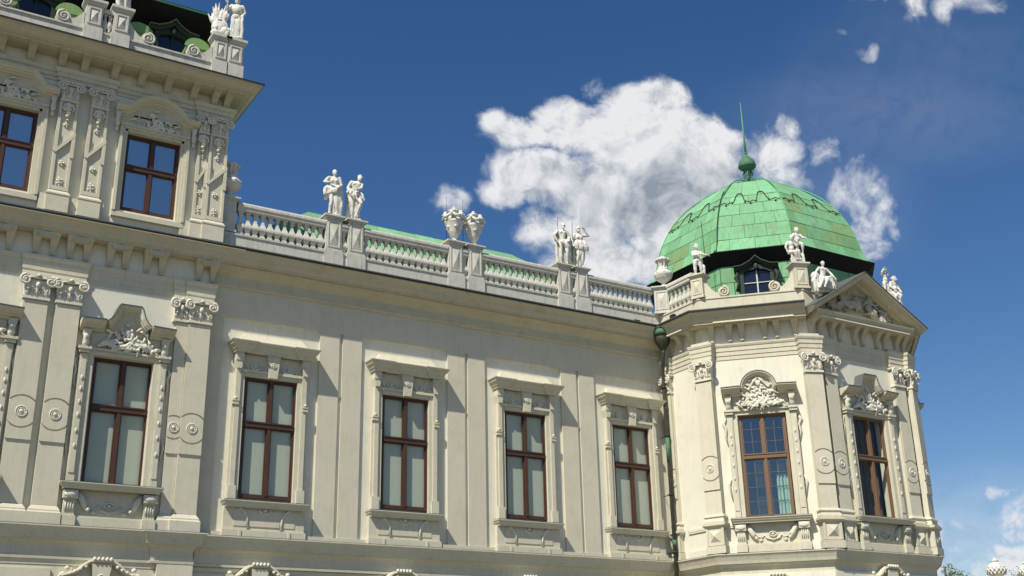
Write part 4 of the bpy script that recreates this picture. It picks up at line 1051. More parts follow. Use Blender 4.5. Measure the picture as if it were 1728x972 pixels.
# parapet: plinth, pedestals, scrolls, balustrade toward the wing
pp = MB()
PLN = [(-.35, ZG+.02), (.02, ZG+.02), (.02, 12.98), (.05, 13.01), (.05, 13.06), (-.35, 13.08)]
pts = octl
ins = lambda k, e=.0: (OC[0]+(octl[k][0]-OC[0])*(1-e), OC[1]+(octl[k][1]-OC[1])*(1-e))
pstart = (24.87, .0); pend = (FB @ Vector((.55, 0, 0)))
pp.sweep([pstart, octl[1], octl[2], (pend.x, pend.y)], PLN)
pend2 = FB @ Vector((LB-.55, 0, 0)); pp.sweep([(pend2.x, pend2.y), octl[3], octl[4], octl[5], octl[6], octl[7]], PLN)
parapet = put('parapet', pp, 'trim', pav)
pp = MB()
def pedestal(mb, F, x0, x1, z0, z1, y0=-.06, y1=.32, panel=True):
    m = MB(); m.box(x0-.03, x1+.03, y0-.03, y1+.03, z0, z0+.07); m.box(x0, x1, y0, y1, z0+.07, z1-.12)
    for o_, a_, b_ in ((.02, z1-.12, z1-.09), (.05, z1-.09, z1-.05), (.09, z1-.05, z1)): m.box(x0-o_, x1+o_, y0-o_, y1+o_, a_, b_)
    if panel:
        p, q, r_, t_ = x0+.05, x1-.05, z0+.13, z1-.20
        m.box(p, p+.035, y0-.022, y0+.001, r_, t_); m.box(q-.035, q, y0-.022, y0+.001, r_, t_); m.box(p+.035, q-.035, y0-.021, y0+.001, r_, r_+.035); m.box(p+.035, q-.035, y0-.021, y0+.001, t_-.035, t_)
        cx = (p+q)/2; cz = (r_+t_)/2
        m.add([(p+.06, y0-.001, r_+.06), (q-.06, y0-.001, r_+.06), (q-.06, y0-.001, t_-.06), (p+.06, y0-.001, t_-.06), (cx, y0-.06, cz)], [(0, 1, 4), (1, 2, 4), (2, 3, 4), (3, 0, 4)])
    mb.merge(m, F)
for i_, a_, z_ in ((1, .22, 13.95), (2, .24, 14.0), (3, .24, 14.0)):
    m = MB(); pedestal(m, FM, -a_, a_, 13.08, z_, -.04, .38); put('pedestal', m, 'trim', parapet, corner_frame(i_))
m = MB(); m.box(.22, .52, .02, .22, 13.08, 13.55); m.box(.22, .54, -.0, .24, 13.55, 13.60)
for x in (.3, .42): m.box(x-.03, x+.03, -.005, .03, 13.1, 13.5)
put('corner_block', m, 'trim', parapet, FB)
for x_, sg_ in ((.24, 1), (LD-.26, -1)):
    m = MB(); scroll_shape(m, x_, 13.07, sg_, .0, H=.70, L=.64); put('parapet_scroll', m, 'trim', parapet, FD)

# dome
DCN = (30.65, .7)
prof = [(.835, 15.42), (.80, 15.50), (.775, 15.62), (.765, 15.85), (.755, 16.15), (.735, 16.6), (.70, 17.1), (.655, 17.6), (.595, 18.1), (.52, 18.55), (.43, 18.95), (.33, 19.32), (.22, 19.65), (.12, 19.83), (.05, 19.88)]
# resample evenly into sheet courses
def prof_at(t):
    L_ = [0]
    for a, b in zip(prof[:-1], prof[1:]): L_.append(L_[-1]+math.hypot((a[0]-b[0])*4.9, a[1]-b[1]))
    d = t*L_[-1]
    for i in range(len(prof)-1):
        if d <= L_[i+1]+1e-9:
            f = (d-L_[i])/(L_[i+1]-L_[i]); return (prof[i][0]+(prof[i+1][0]-prof[i][0])*f, prof[i][1]+(prof[i+1][1]-prof[i][1])*f)
    return prof[-1]
dm = MB(); rng = random.Random(17)
fr_ = [0, .03, .12, .21, .30, .39, .47, .72, 1.0]
bases = [((.18, .40, .21), (.195, .425, .23), (.165, .37, .185), (.18, .355, .17), (.20, .33, .15)), ((.085, .40, .19), (.10, .42, .20), (.12, .38, .16), (.16, .34, .13), (.10, .45, .22))]
for i in range(8):
    for r in range(len(fr_)-1):
        k0, z0 = prof_at(fr_[r]); k1, z1 = prof_at(fr_[r+1])
        a0 = octp(k0, DCN); a1 = octp(k1, DCN)
        A = (*a0[i], z0); B = (*a0[(i+1) % 8], z0); C_ = (*a1[(i+1) % 8], z1); D_ = (*a1[i], z1)
        cols = max(1, round((Vector(A)-Vector(B)).length/.82))
        w = (4, 3, 3, 1.2, .8) if r < 6 else (4, 5, 0, 0, 0)
        if r < 6 and i in (2, 3): w = (2, 2, 4, 3.5, 2)
        A, B, C_, D_ = [Vector(p) for p in (A, B, C_, D_)]
        nrm = (B-A).cross(D_-A).normalized()
        cuts = [0]+[(j+(.5 if r % 2 else 0)+rng.uniform(-.15, .15))/cols for j in range(1 if not r % 2 else 0, cols)]+[1]
        for a, b in zip(cuts[:-1], cuts[1:]):
            if b-a < .03: continue
            P = lambda u, v: (A*(1-u)+B*u)*(1-v)+(D_*(1-u)+C_*u)*v
            Wd = (B-A).length; g = .007/Wd if 0 < a else 0; g2 = .007/Wd if b < 1 else 0
            H_ = (D_-A).length; gh = .008/max(H_, .05)
            q = [P(a+g, gh), P(b-g2, gh), P(b-g2, 1), P(a+g, 1)]
            o0 = rng.uniform(.016, .024)
            q = [q[0]+nrm*(o0+.012), q[1]+nrm*(o0+.012), q[2]+nrm*o0, q[3]+nrm*o0]
            col = rng.choices(bases[0], w)[0]; k = rng.uniform(.9, 1.1); col = tuple(c_*k for c_ in col)
            dm.add(q+[p-nrm*.05 for p in q], [(0, 1, 2, 3), (0, 4, 5, 1), (3, 2, 6, 7), (0, 3, 7, 4), (1, 5, 6, 2)], col=col)
        dm.add([A, B, C_, D_], [(0, 1, 2, 3)], col=(.03, .12, .06))
dome = put('dome', dm, 'copper', pav)
# ridge rolls
rd = MB()
for i in range(8):
    pts = []
    for j in range(18):
        k, z = prof_at(j/17); p = octp(k+.005, DCN)[i]; pts.append((*p, z+.02))
    rd.tube(pts, .028, 6)
put('ridge_roll', rd, 'cop', dome)
# scalloped lambrequin border
lb = MB(); tg = MB()
def dome_pt(i, u, t, off=.03):
    k, z = prof_at(t); a = octp(k, DCN); A = Vector((*a[i], z)); B = Vector((*a[(i+1) % 8], z))
    k2, z2 = prof_at(min(1, t+.02)); a2 = octp(k2, DCN); nrm = (B-A).cross(Vector((*a2[i], z2))-A).normalized()
    return A*(1-u)+B*u+nrm*off
for i in range(8):
    pat = []
    for j in range(61):
        u = j/60; hat = sum(math.exp(-((u-c_)/.075)**4) for c_ in (.31, .69))
        dip = 0 if hat > .3 else .014*abs(math.cos(math.pi*(u*100 % 12)/12))
        pat.append((u, .415+.085*hat-dip))
    top = [dome_pt(i, u, t, .035) for u, t in pat]
    lb.tube(top, .022, 5)
    for u, t in ((.10, .385), (.50, .385), (.41, .40), (.59, .40), (.90, .385), (.20, .40), (.80, .40)): tg.ball(dome_pt(i, u, t, .04), .04, 7)
put('scalloped_border', lb, 'copdark', dome); put('tassel', tg, 'copdark', dome)
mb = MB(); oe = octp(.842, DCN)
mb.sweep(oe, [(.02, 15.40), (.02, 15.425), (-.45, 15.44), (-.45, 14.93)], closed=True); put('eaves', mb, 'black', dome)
dr = MB(); rng = random.Random(23)
for i in range(8):
    a0 = octp(.765, DCN); a1 = octp(.765, DCN)
    plates(dr, [(*a0[i], 12.4), (*a0[(i+1) % 8], 12.4), (*a1[(i+1) % 8], 14.96), (*a1[i], 14.96)], 4, 6, rng)
drum = put('drum', dr, 'copper', pav)
# dormer in the diagonal face
a0 = octp(.765, DCN); A = Vector(a0[1]); B = Vector(a0[2]); FDr = T(A.x, A.y, 0, math.atan2(B.y-A.y, B.x-A.x))
dormer(pav, FDr, (B-A).length/2-.05, 13.75, .94, .86, 0, .30, ('light',))
mb = MB(); cx_ = (B-A).length/2-.05
mb.box(cx_-.66, cx_-.605, -.10, .1, 12.6, 14.40); put('dormer_cheek', mb, 'cop', pav, FDr)
# finial with scroll legs, bulb and spike
fn = MB(); cx, cy = DCN
fn.lathe([(.30, 19.84), (.26, 19.92), (.14, 19.98), (.10, 20.1), (.11, 20.3), (.14, 20.42), (.12, 20.46), (.13, 20.5), (.20, 20.56), (.10, 20.6)], 16, cx, cy)
for i in range(4):
    a = math.pi/4+i*math.pi/2; ca_, sa_ = math.cos(a), math.sin(a)
    P = lambda r, z: (cx+ca_*r, cy+sa_*r, z)
    fn.tube([P(.12, 20.5), P(.19, 20.42), P(.15, 20.28), P(.17, 20.1), P(.28, 19.98), P(.42, 19.98), P(.46, 20.05), P(.42, 20.11), P(.37, 20.06)], [.03, .035, .03, .035, .04, .04, .035, .03, .02], 7)
fn.lathe([(.06, 20.52), (.16, 20.56), (.24, 20.62), (.30, 20.66), (.35, 20.70), (.36, 20.76), (.33, 20.9), (.27, 21.02), (.17, 21.14), (.07, 21.24), (.05, 21.32), (.07, 21.35), (.04, 21.4)], 20, cx, cy, mod=lambda a, z: 1+.05*math.cos(8*a))
fin = put('finial', fn, 'patina', dome)
sp_ = MB(); sp_.tube([(cx, cy, 21.38), (cx-.01, cy, 22.4), (cx-.02, cy, 23.75)], [.045, .032, .008], 8); put('spike', sp_, 'cop', fin)
lr = MB()
pts = []
for j in range(0, 12):
    k, z = prof_at(.55*(1-j/11)); pts.append((*octp(k+.012, DCN)[1], z+.03))
lr.tube(pts, .018, 5); lr.tube([(26.2, -1.2, 14.9), (26.15, -1.2, 16.6)], .012, 5); put('lightning_wire', lr, 'leaddark', dome)

# ================================================================== BALUSTRADE
bl = thing('roof_balustrade', 'long stone balustrade with paired statue pedestals along the roof edge of the wing', 'balustrade', (16.8, .1, ZG))
mb = MB(); mb.sweep([(8.75, -.0), (24.87, -.0)], [(-.3, ZG+.03), (.03, ZG+.03), (.03, 13.02), (.06, 13.05), (.06, 13.10), (-.3, 13.13)])
for g in grooves:
    for c in (g-.37, g+.37): mb.box(c-.31, c+.31, -.08, -.029, ZG+.03, 13.14)
put('plinth', mb, 'rail', bl)
PEDS = [(g+s_*.37) for g in grooves for s_ in (-1, 1)]
pm = MB(); pedestal(pm, FM, -.255, .255, 13.135, ZPT, -.05, .30); pm = pm.mesh('pedestal')
for c in PEDS: put('pedestal', pm, 'rail', bl, T(c, .02, 0))
mb = MB(); pedestal(mb, FM, 8.78, 9.2, 13.13, 14.22, -.04, .26, False); put('pedestal', mb, 'rail', bl)
mb = MB(); pedestal(mb, T(24.87, -.20, 0, -math.pi/4), -.26, .26, 13.1, 14.12, -.12, .30); put('pedestal', mb, 'rail', bl)
RAIL = [(-.13, 13.86), (.09, 13.86), (.11, 13.90), (.11, 13.97), (.14, 14.0), (.14, 14.07), (.12, 14.12), (-.16, 14.14), (-.16, 14.0)]
def sq_lathe(P):
    v = []; fs = []
    for r, z in P: r *= 1.08; v += [(-r, -r, z), (r, -r, z), (r, r, z), (-r, r, z)]
    for j in range(len(P)-1):
        for i in range(4): fs.append((4*j+i, 4*j+(i+1) % 4, 4*j+4+(i+1) % 4, 4*j+4+i))
    return v, fs
bm_ = MB()
BP = [(.072, 13.135), (.072, 13.19), (.048, 13.21), (.052, 13.235), (.10, 13.36), (.10, 13.42), (.085, 13.47), (.05, 13.57), (.037, 13.66), (.035, 13.73), (.055, 13.755), (.055, 13.775), (.044, 13.79), (.068, 13.81), (.068, 13.865)]
[bm_.add(*L_) for L_ in [sq_lathe(BP)]]; bmesh_ = bm_.mesh('baluster')
def run(x0, x1, n, y=.12):
    mb = MB(); mb.sweep([(x0, y-.02), (x1, y-.02)], RAIL); put('handrail', mb, 'rail', bl)
    for i in range(n): put('baluster', bmesh_, 'rail', bl, T(x0+(x1-x0)*(i+.5)/n, y, 0))
run(9.26, 12.0, 12); run(13.30, 16.25, 13); run(17.55, 20.5, 13); run(21.8, 24.62, 13)
for g in grooves: run(g-.10, g+.10, 1)
bl2 = thing('pavilion_balustrade', 'short stone balustrade of six balusters between the drain hopper and the lone putto', 'balustrade', (24.9, -1.2, 13.1))
y0_, y1_ = -.50, -1.88
mb = MB(); mb.sweep([(24.98, y0_), (24.98, y1_)], RAIL); put('handrail', mb, 'rail', bl2)
for i in range(6): put('baluster', bmesh_, 'rail', bl2, T(25.02, y0_+(y1_-y0_)*(i+.5)/6, -.03))

# ================================================================== DOWNPIPE, LAMPS
dp = thing('downpipe', 'dark copper downpipe with bulbous green hopper in the corner between wing and pavilion', 'downpipe', (24.5, -.45, GZ))
hx, hy = 24.42, -.62
mb = MB(); mb.lathe([(.05, 11.55), (.09, 11.58), (.20, 11.74), (.27, 11.88), (.29, 12.0), (.27, 12.04), (.30, 12.06), (.33, 12.1), (.33, 12.27), (.36, 12.30), (.36, 12.36), (.30, 12.36), (.26, 12.1)], 20, hx, hy); put('hopper', mb, 'bronze', dp)
mb = MB(); mb.lathe([(.337, 12.11), (.345, 12.12), (.345, 12.26), (.337, 12.27)], 20, hx, hy); put('hopper_band', mb, 'patina', dp)
mb = MB(); mb.tube([(hx, hy, 11.6), (hx, hy, 11.45), (hx+.05, hy+.12, 11.2), (hx+.12, hy+.25, 10.9), (hx+.14, hy+.28, 10.4), (hx+.14, hy+.28, GZ)], .065, 10); put('pipe', mb, 'bronze', dp)
mb = MB(); mb.tube([(hx+.14, hy+.28, 8.55), (hx+.14, hy+.28, 7.7)], .072, 10); mb.tube([(hx+.14, hy+.28, 5.1), (hx+.14, hy+.28, 4.9)], .072, 10); put('pipe_sleeve', mb, 'patina', dp)
mb = MB()
for z in (10.3, 8.6, 6.6, 4.7, 2.5, .5): mb.lathe([(.095, z-.03), (.10, z), (.095, z+.03)], 10, hx+.14, hy+.28); mb.tube([(hx+.14, hy+.28, z), (hx+.14, .05, z)], .015, 5)
put('pipe_bracket', mb, 'leaddark', dp)
for k, (F, lab) in enumerate(((T(23.68, -.06, 12.62), 'small black floodlight on the long wing plinth under the balustrade, beside the drain hopper'), (T(24.80, -.95, 12.75, -math.pi/2), 'small black floodlight on the pavilion plinth under the short balustrade, beside the drain hopper'))):
    o = put('floodlight', None, None, None, F); tag(o, lab, 'lamp', 'floodlights beside the hopper')
    m = MB(); m.prism([(-.11, -.06), (.11, -.06), (.11, .06), (-.11, .06)], -.15, -.06); m.box(-.125, .125, -.16, -.145, -.075, .075); put('housing', m, 'leaddark', o, F)
    m = MB(); m.box(-.10, .10, -.164, -.161, -.05, .05); put('lens', m, 'dormer_glass', o, F)
    m = MB(); m.box(-.015, .015, -.09, .02, -.10, -.06); m.box(-.14, -.126, -.12, -.08, -.1, .03); m.box(.126, .14, -.12, -.08, -.1, .03); m.box(-.14, .14, -.12, -.08, -.112, -.10); put('bracket', m, 'leaddark', o, F)

# ================================================================== SCULPTURE
def hand(mb, p, d, s, up_=Vector((0, 0, 1))):
    p = Vector(p); d = Vector(d).normalized(); sd = d.cross(up_); sd = sd.normalized() if sd.length > .1 else Vector((1, 0, 0))
    mb.ball(p+d*.02*s, (.024*s, .022*s, .026*s), 7)
    for i in range(4):
        o = sd*(i-1.5)*.013*s; l = (.045, .055, .052, .04)[i]*s
        mb.cap(p+d*.035*s+o, p+d*(.035*s+l)+o-up_*.012*s, .0075*s, .006*s, 6)
    mb.cap(p+d*.01*s+sd*.02*s, p+d*.045*s+sd*.04*s, .008*s, .006*s, 6)
def head(mb, c, s, look=0, tilt=0, hair='curl', beard=False, child=False):
    c = Vector(c); Rm = Matrix.Rotation(look, 3, 'Z') @ Matrix.Rotation(tilt, 3, 'Y')
    r = .062*s if not child else .085*s
    Q = lambda x, y, z: c+Rm @ Vector((x*r, y*r, z*r))
    mb.ball(c, (r*.80, r*.95, r*1.12), 12, Rm); mb.ball(Q(0, -.45, -.55), (r*.5, r*.5, r*.5), 9)
    mb.cap(Q(0, -.93, .1), Q(0, -1.16, -.18), r*.09, r*.14, 6)                 # nose
    mb.ball(Q(0, -.86, -.48), (r*.24, r*.12, r*.10), 6)                         # mouth
    for sg in (-1, 1):
        mb.ball(Q(sg*.33, -.82, .26), (r*.24, r*.13, r*.08), 6)                  # brow
        mb.ball(Q(sg*.80, 0, -.05), (r*.13, r*.2, r*.26), 6)                     # ear
    if hair == 'curl':
        rg = random.Random(int(c.x*100)+3)
        for i in range(26):
            a = rg.uniform(0, 2*math.pi); e = rg.uniform(.15, 1.4)
            v = Vector((math.cos(a)*math.cos(e), math.sin(a)*math.cos(e)+.12, math.sin(e)))
            if v.y < -.55 and v.z < .65: continue
            mb.ball(Q(v.x*.86, v.y*.95, v.z*1.02+.15), r*rg.uniform(.2, .32), 6)
    elif hair == 'bun':
        mb.ball(Q(0, .2, .35), (r*.88, r*.92, r*.9), 10, Rm); mb.ball(Q(0, .95, .5), r*.45, 8)
    elif hair == 'helmet':
        mb.ball(Q(0, .12, .4), (r*.95, r*1.1, r*.92), 10, Rm); mb.tube([Q(0, -.9, 1.0), Q(0, -.1, 1.75), Q(0, .9, 1.3), Q(0, 1.3, .3)], [r*.12, r*.28, r*.3, r*.15], 7)
        mb.tube([Q(-.9, -.7, .45), Q(0, -1.15, .55), Q(.9, -.7, .45)], r*.12, 6)
    if beard:
        for i in range(8): mb.ball(Q(-.35+.1*i, -.72-.1*math.sin(i*.45), -.85-.12*(i % 3)), r*.25, 6)
def person(mb, J, s, child=False, fem=False, hair='curl', beard=False, look=0, tilt=0):
    """J in body units (height 1); x right, y depth (front negative), z up"""
    g = {k: Vector(v)*s for k, v in J.items()}
    w = 1.25 if child else 1.0
    head(mb, g['head'], s, look, tilt, hair, beard, child)
    mb.cap(g['neck'], g['head']-Vector((0, 0, .03*s)), .030*s*w, .030*s*w)
    ch, wa, hp = g['chest'], g['waist'], g['hip']
    mb.ball(ch, (.108*s, .072*s, .105*s), 12); mb.ball((ch+wa)/2, (.086*s, .066*s, .09*s), 12)
    mb.ball(wa, (.078*s*w, .062*s*w, .07*s), 12); mb.ball(hp, (.098*s*w, .078*s*w, .075*s), 12)
    if fem:
        for sg in (-1, 1): mb.ball(ch+Vector((sg*.045*s, -.062*s, -.015*s)), .036*s, 8)
    elif not child:
        for sg in (-1, 1): mb.ball(ch+Vector((sg*.048*s, -.05*s, .02*s)), (.048*s, .03*s, .035*s), 8)
    else: mb.ball(wa+Vector((0, -.03*s, 0)), .075*s, 9)
    for k in 'lr':
        sh, el, ha = g[k+'sh'], g[k+'el'], g[k+'ha']
        mb.cap(g['neck']-Vector((0, 0, .03*s)), sh, .036*s*w, .042*s*w)
        mb.limb([sh, (sh*2+el)/3, el, (el*2+ha)/3, ha], [v*s*w for v in (.041, .040, .030, .031, .018)])
        hand(mb, ha, ha-el, s*(1.15 if not child else 1.3))
        hi, kn, an, to = g[k+'hi'], g[k+'kn'], g[k+'an'], g[k+'to']
        mb.limb([hi, (hi*2+kn)/3, kn, (kn*2+an)/3, an], [v*s*w for v in (.062, .058, .040, .044, .023)])
        mb.limb([an, to], [.026*s, .017*s]); mb.ball(an+Vector((0, .015*s, -.012*s)), .024*s, 7)
def folds(mb, top, bot, n, r, s, wav=.02, rng=random):
    """hanging drapery: ridges between two polylines (top/bottom are 2-point spans)"""
    a, b = Vector(top[0])*s, Vector(top[1])*s; c, d = Vector(bot[0])*s, Vector(bot[1])*s
    for i in range(n):
        t = i/(n-1) if n > 1 else .5; p = a.lerp(b, t); q = c.lerp(d, t)
        m1 = p.lerp(q, .35)+Vector((rng.uniform(-wav, wav), -wav*rng.uniform(0, 1.4), 0))*s; m2 = p.lerp(q, .7)+Vector((rng.uniform(-wav, wav), -wav*rng.uniform(0, 1.2), 0))*s
        rr = r*s*rng.uniform(.8, 1.2); mb.limb([p, m1, m2, q], [rr*.8, rr, rr*1.1, rr*.95], 7)
def base_block(mb, w, d, h): mb.prism([(-w, -h), (w, -h), (w*.92, .0), (-w*.92, .0)], -d, d)
SH = 1.56
def stand(**k):
    J = dict(head=(0, -.02, .925), neck=(0, 0, .85), chest=(0, 0, .755), waist=(0, 0, .63), hip=(0, 0, .545),
             lsh=(.115, 0, .815), rsh=(-.115, 0, .815), lel=(.15, .01, .66), rel=(-.15, .01, .66), lha=(.16, -.06, .52), rha=(-.16, -.06, .52),
             lhi=(.055, 0, .52), rhi=(-.055, 0, .52), lkn=(.065, -.03, .29), rkn=(-.06, 0, .29), lan=(.07, .01, .05), ran=(-.06, .01, .05), lto=(.08, -.08, .025), rto=(-.065, -.08, .025))
    J.update(k); return J
def statue(name, label, pos, build, rz=0, cat='statue', group=None, voxel=.0125, sm=1, m='statue'):
    mb = MB(); build(mb); me = fuse(mb, name, voxel, sm)
    if name == 'statue': me.transform(Matrix.Diagonal((.90, .92, 1.0, 1)))
    o = put(name, me, m, None, T(*pos, rz)); return tag(o, label, cat, group)
G1 = 'statues on the wing balustrade'
def st1(mb):
    rg = random.Random(1); base_block(mb, .22, .18, .05)
    person(mb, stand(head=(.01, -.03, .93), hip=(.02, 0, .545), rsh=(-.12, -.01, .82), rel=(-.215, -.03, .72), rha=(-.10, -.10, .69), lel=(.17, .0, .67), lha=(.11, -.11, .60), rkn=(-.045, -.06, .29), ran=(-.085, -.02, .05), rto=(-.06, -.12, .03)), SH, fem=True, hair='bun', look=.3)
    folds(mb, ((-.13, -.05, .62), (.12, -.07, .63)), ((-.20, -.04, .45), (.05, -.09, .50)), 7, .035, SH, rng=rg)
    folds(mb, ((-.20, .0, .60), (-.14, -.05, .62)), ((-.17, .02, .36), (-.12, 0, .40)), 4, .034, SH, rng=rg)
    folds(mb, ((.03, -.04, .55), (.17, .0, .60)), ((.02, .0, .03), (.16, .03, .03)), 8, .033, SH, rng=rg)
    folds(mb, ((-.02, .06, .6), (.15, .06, .7)), ((-.06, .07, .03), (.16, .07, .03)), 6, .035, SH, rng=rg)
statue('statue', 'upright draped woman statue with hair bun, beside the leaning figure nearest the tall block', (12.28, .12, ZPT+.05), st1, -.35, group=G1)
def st2(mb):
    rg = random.Random(2); base_block(mb, .22, .18, .05)
    person(mb, stand(head=(.09, -.06, .91), neck=(.06, -.01, .84), chest=(.03, -.02, .755), waist=(-.01, 0, .64), lsh=(.145, -.03, .79), rsh=(-.09, .0, .83), rel=(-.17, -.0, .70), rha=(-.12, -.06, .58), lel=(.13, -.08, .68), lha=(.04, -.13, .64), lhi=(.05, -.01, .52), lkn=(.13, -.12, .34), lan=(.03, -.03, .08), lto=(.03, -.13, .06), rkn=(-.06, .0, .28)), SH, hair='curl', look=.4, tilt=.25)
    folds(mb, ((-.15, -.02, .68), (.12, -.08, .58)), ((-.17, .0, .55), (.20, -.08, .42)), 6, .03, SH, rng=rg)
    folds(mb, ((-.16, .02, .64), (-.05, .02, .6)), ((-.17, .03, .03), (-.05, .04, .03)), 7, .034, SH, rng=rg)
    folds(mb, ((-.04, .04, .6), (.12, .02, .52)), ((-.02, .05, .03), (.10, .05, .04)), 5, .033, SH, rng=rg)
statue('statue', 'leaning stone figure looking down over one bent bare knee, beside the upright draped woman', (13.0, .12, ZPT+.05), st2, -.3, group=G1)
def st3(mb):
    rg = random.Random(3); base_block(mb, .22, .18, .05)
    person(mb, stand(head=(.02, -.03, .93), rel=(-.22, .0, .70), rha=(-.18, -.05, .60), lel=(.19, .01, .68), lha=(.14, -.08, .60), rkn=(-.06, -.01, .29), lkn=(.09, -.07, .31), lan=(.10, .0, .05)), SH, beard=True, look=-.2)
    folds(mb, ((-.06, -.07, .56), (.12, -.07, .60)), ((.0, -.1, .47), (.12, -.06, .36)), 5, .028, SH, rng=rg)
    folds(mb, ((-.15, .07, .80), (.17, .07, .80)), ((-.12, .09, .03), (.19, .08, .03)), 10, .034, SH, rng=rg)
    folds(mb, ((.14, .0, .74), (.2, .03, .74)), ((.16, .0, .10), (.2, .03, .10)), 4, .028, SH, rng=rg)
o = statue('statue', 'bearded nude male statue with cloak and thin spear, beside the helmeted woman', (20.86, .12, ZPT+.02), st3, -.3, group=G1)
mb = MB(); mb.tube([(-.2, -.05, .3), (-.16, -.04, 1.78)], [.010, .008], 6); put('spear', mb, 'leaddark', o, WM[o])
def st4(mb):
    rg = random.Random(4); base_block(mb, .22, .18, .05)
    person(mb, stand(head=(-.02, -.03, .925), lel=(.24, -.04, .80), lha=(.13, -.08, .92), rel=(-.19, .0, .68), rha=(-.19, -.07, .58), rkn=(-.05, -.07, .30), ran=(-.09, -.0, .06), rto=(-.10, -.1, .03)), SH, fem=True, hair='helmet', look=.25)
    folds(mb, ((-.11, -.06, .64), (.11, -.07, .64)), ((-.13, -.08, .46), (.2, -.06, .44)), 8, .033, SH, rng=rg)
    folds(mb, ((.0, -.04, .52), (.15, .0, .5)), ((-.02, -.02, .05), (.1, .02, .2)), 6, .032, SH, rng=rg)
    folds(mb, ((-.16, .05, .74), (.02, .06, .6)), ((-.2, .05, .03), (.02, .07, .03)), 7, .034, SH, rng=rg)
o = statue('statue', 'helmeted female statue raising one hand to her head, beside the bearded nude male', (21.56, .12, ZPT+.02), st4, -.3, group=G1)
mb = MB(); mb.tube([(-.3, -.05, .2), (-.24, -.05, 1.75)], [.010, .008], 6); put('spear', mb, 'leaddark', o, WM[o])

# urns ---------------------------------------------------------------
def flower_urn(mb, seed):
    rg = random.Random(seed)
    mb.lathe([(.17, 0), (.17, .04), (.10, .07), (.07, .12), (.09, .16), (.13, .20), (.20, .34), (.26, .52), (.30, .64), (.32, .68), (.32, .74), (.28, .77), (.22, .82), (.18, .92), (.17, 1.04), (.21, 1.08), (.22, 1.11), (.17, 1.14), (.10, 1.17), (.06, 1.2), (.07, 1.24), (.02, 1.29)], 24)
    for i in range(6):                       # looped garland round the shoulder
        a = 2*math.pi*i/6+.3
        pts = [((.27+.10*math.sin(math.pi*k/8))*math.cos(a+(k-4)*.13), (.27+.10*math.sin(math.pi*k/8))*math.sin(a+(k-4)*.13), 1.02-.19*math.sin(math.pi*k/8)) for k in range(9)]
        mb.tube(pts, [.03, .04, .05, .055, .06, .055, .05, .04, .03], 7)
        for k in (2, 4, 6): mb.ball(pts[k], rg.uniform(.05, .065), 7)
        b2 = a+math.pi/6; mb.ball((.30*math.cos(b2), .30*math.sin(b2), 1.0), .075, 8)
        mb.tube([(.30*math.cos(b2), .30*math.sin(b2), 1.0), (.38*math.cos(b2), .38*math.sin(b2), .92), (.33*math.cos(b2), .33*math.sin(b2), .78)], [.04, .05, .02], 6)
    for i in range(6):
        a = 2*math.pi*i/6+.2; mb.ball((.25*math.cos(a), .25*math.sin(a), .50), (.05, .05, .045), 7)
GU = 'flower urns on the middle pedestals'
for x, lab, sd in ((16.55, 'flower-wreathed stone urn, the one of the middle pair closer to the draped woman statue', 1), (17.28, 'flower-wreathed stone urn, the one of the middle pair closer to the bearded statue', 2)):
    mb = MB(); flower_urn(mb, sd); o = put('urn', fuse(mb, 'urn', .0125, 1), 'statue', None, T(x, .12, ZPT)); tag(o, lab, 'urn', GU)
def neck_urn(mb):
    mb.lathe([(.17, 0), (.17, .05), (.10, .08), (.07, .14), (.10, .19), (.18, .24), (.28, .32), (.335, .44), (.34, .50), (.30, .58), (.22, .64), (.24, .66), (.24, .69), (.15, .74), (.13, .84), (.16, .95), (.20, 1.0), (.26, 1.03), (.26, 1.08), (.16, 1.12), (.10, 1.18)], 24)
    for i in range(10):
        a = 2*math.pi*i/10; mb.ball((.24*math.cos(a), .24*math.sin(a), 1.03), (.06, .06, .05), 7); mb.tube([(.19*math.cos(a), .19*math.sin(a), .99), (.15*math.cos(a), .15*math.sin(a), .76)], .03, 6)
    for i in range(8):
        a = 2*math.pi*i/8+.2; mb.ball((.31*math.cos(a), .31*math.sin(a), .52), (.05, .05, .04), 7)
mb = MB(); neck_urn(mb); um = fuse(mb, 'urn', .0125, 1)
o = put('urn', um, 'statue', None, T(9.0, .12, 14.22)); tag(o, 'round-bellied stone urn at the balustrade end, half hidden behind the tall block corner', 'urn', 'bellied urns at the ends of the balustrade')
o = put('urn', um, 'statue', None, T(24.95, -.28, 14.10)); tag(o, 'round-bellied stone urn on the pedestal above the drain hopper', 'urn', 'bellied urns at the ends of the balustrade')

wr = thing('lightning_conductor', 'thin dark lightning wire with upright rods along the roof balustrade', 'wire', (16.8, .3, 14.2))
m = MB(); m.tube([(9.2, .30, 14.19)]+[(9.2+i*1.02, .30, 14.19+.015*math.sin(i*1.7)) for i in range(1, 15)]+[(24.6, .30, 14.17)], .010, 5); put('wire', m, 'leaddark', wr)
for x_ in (16.35, 16.98):
    m = MB(); m.tube([(x_, .30, 14.1), (x_, .30, 16.0)], [.012, .006], 5); put('rod', m, 'leaddark', wr)
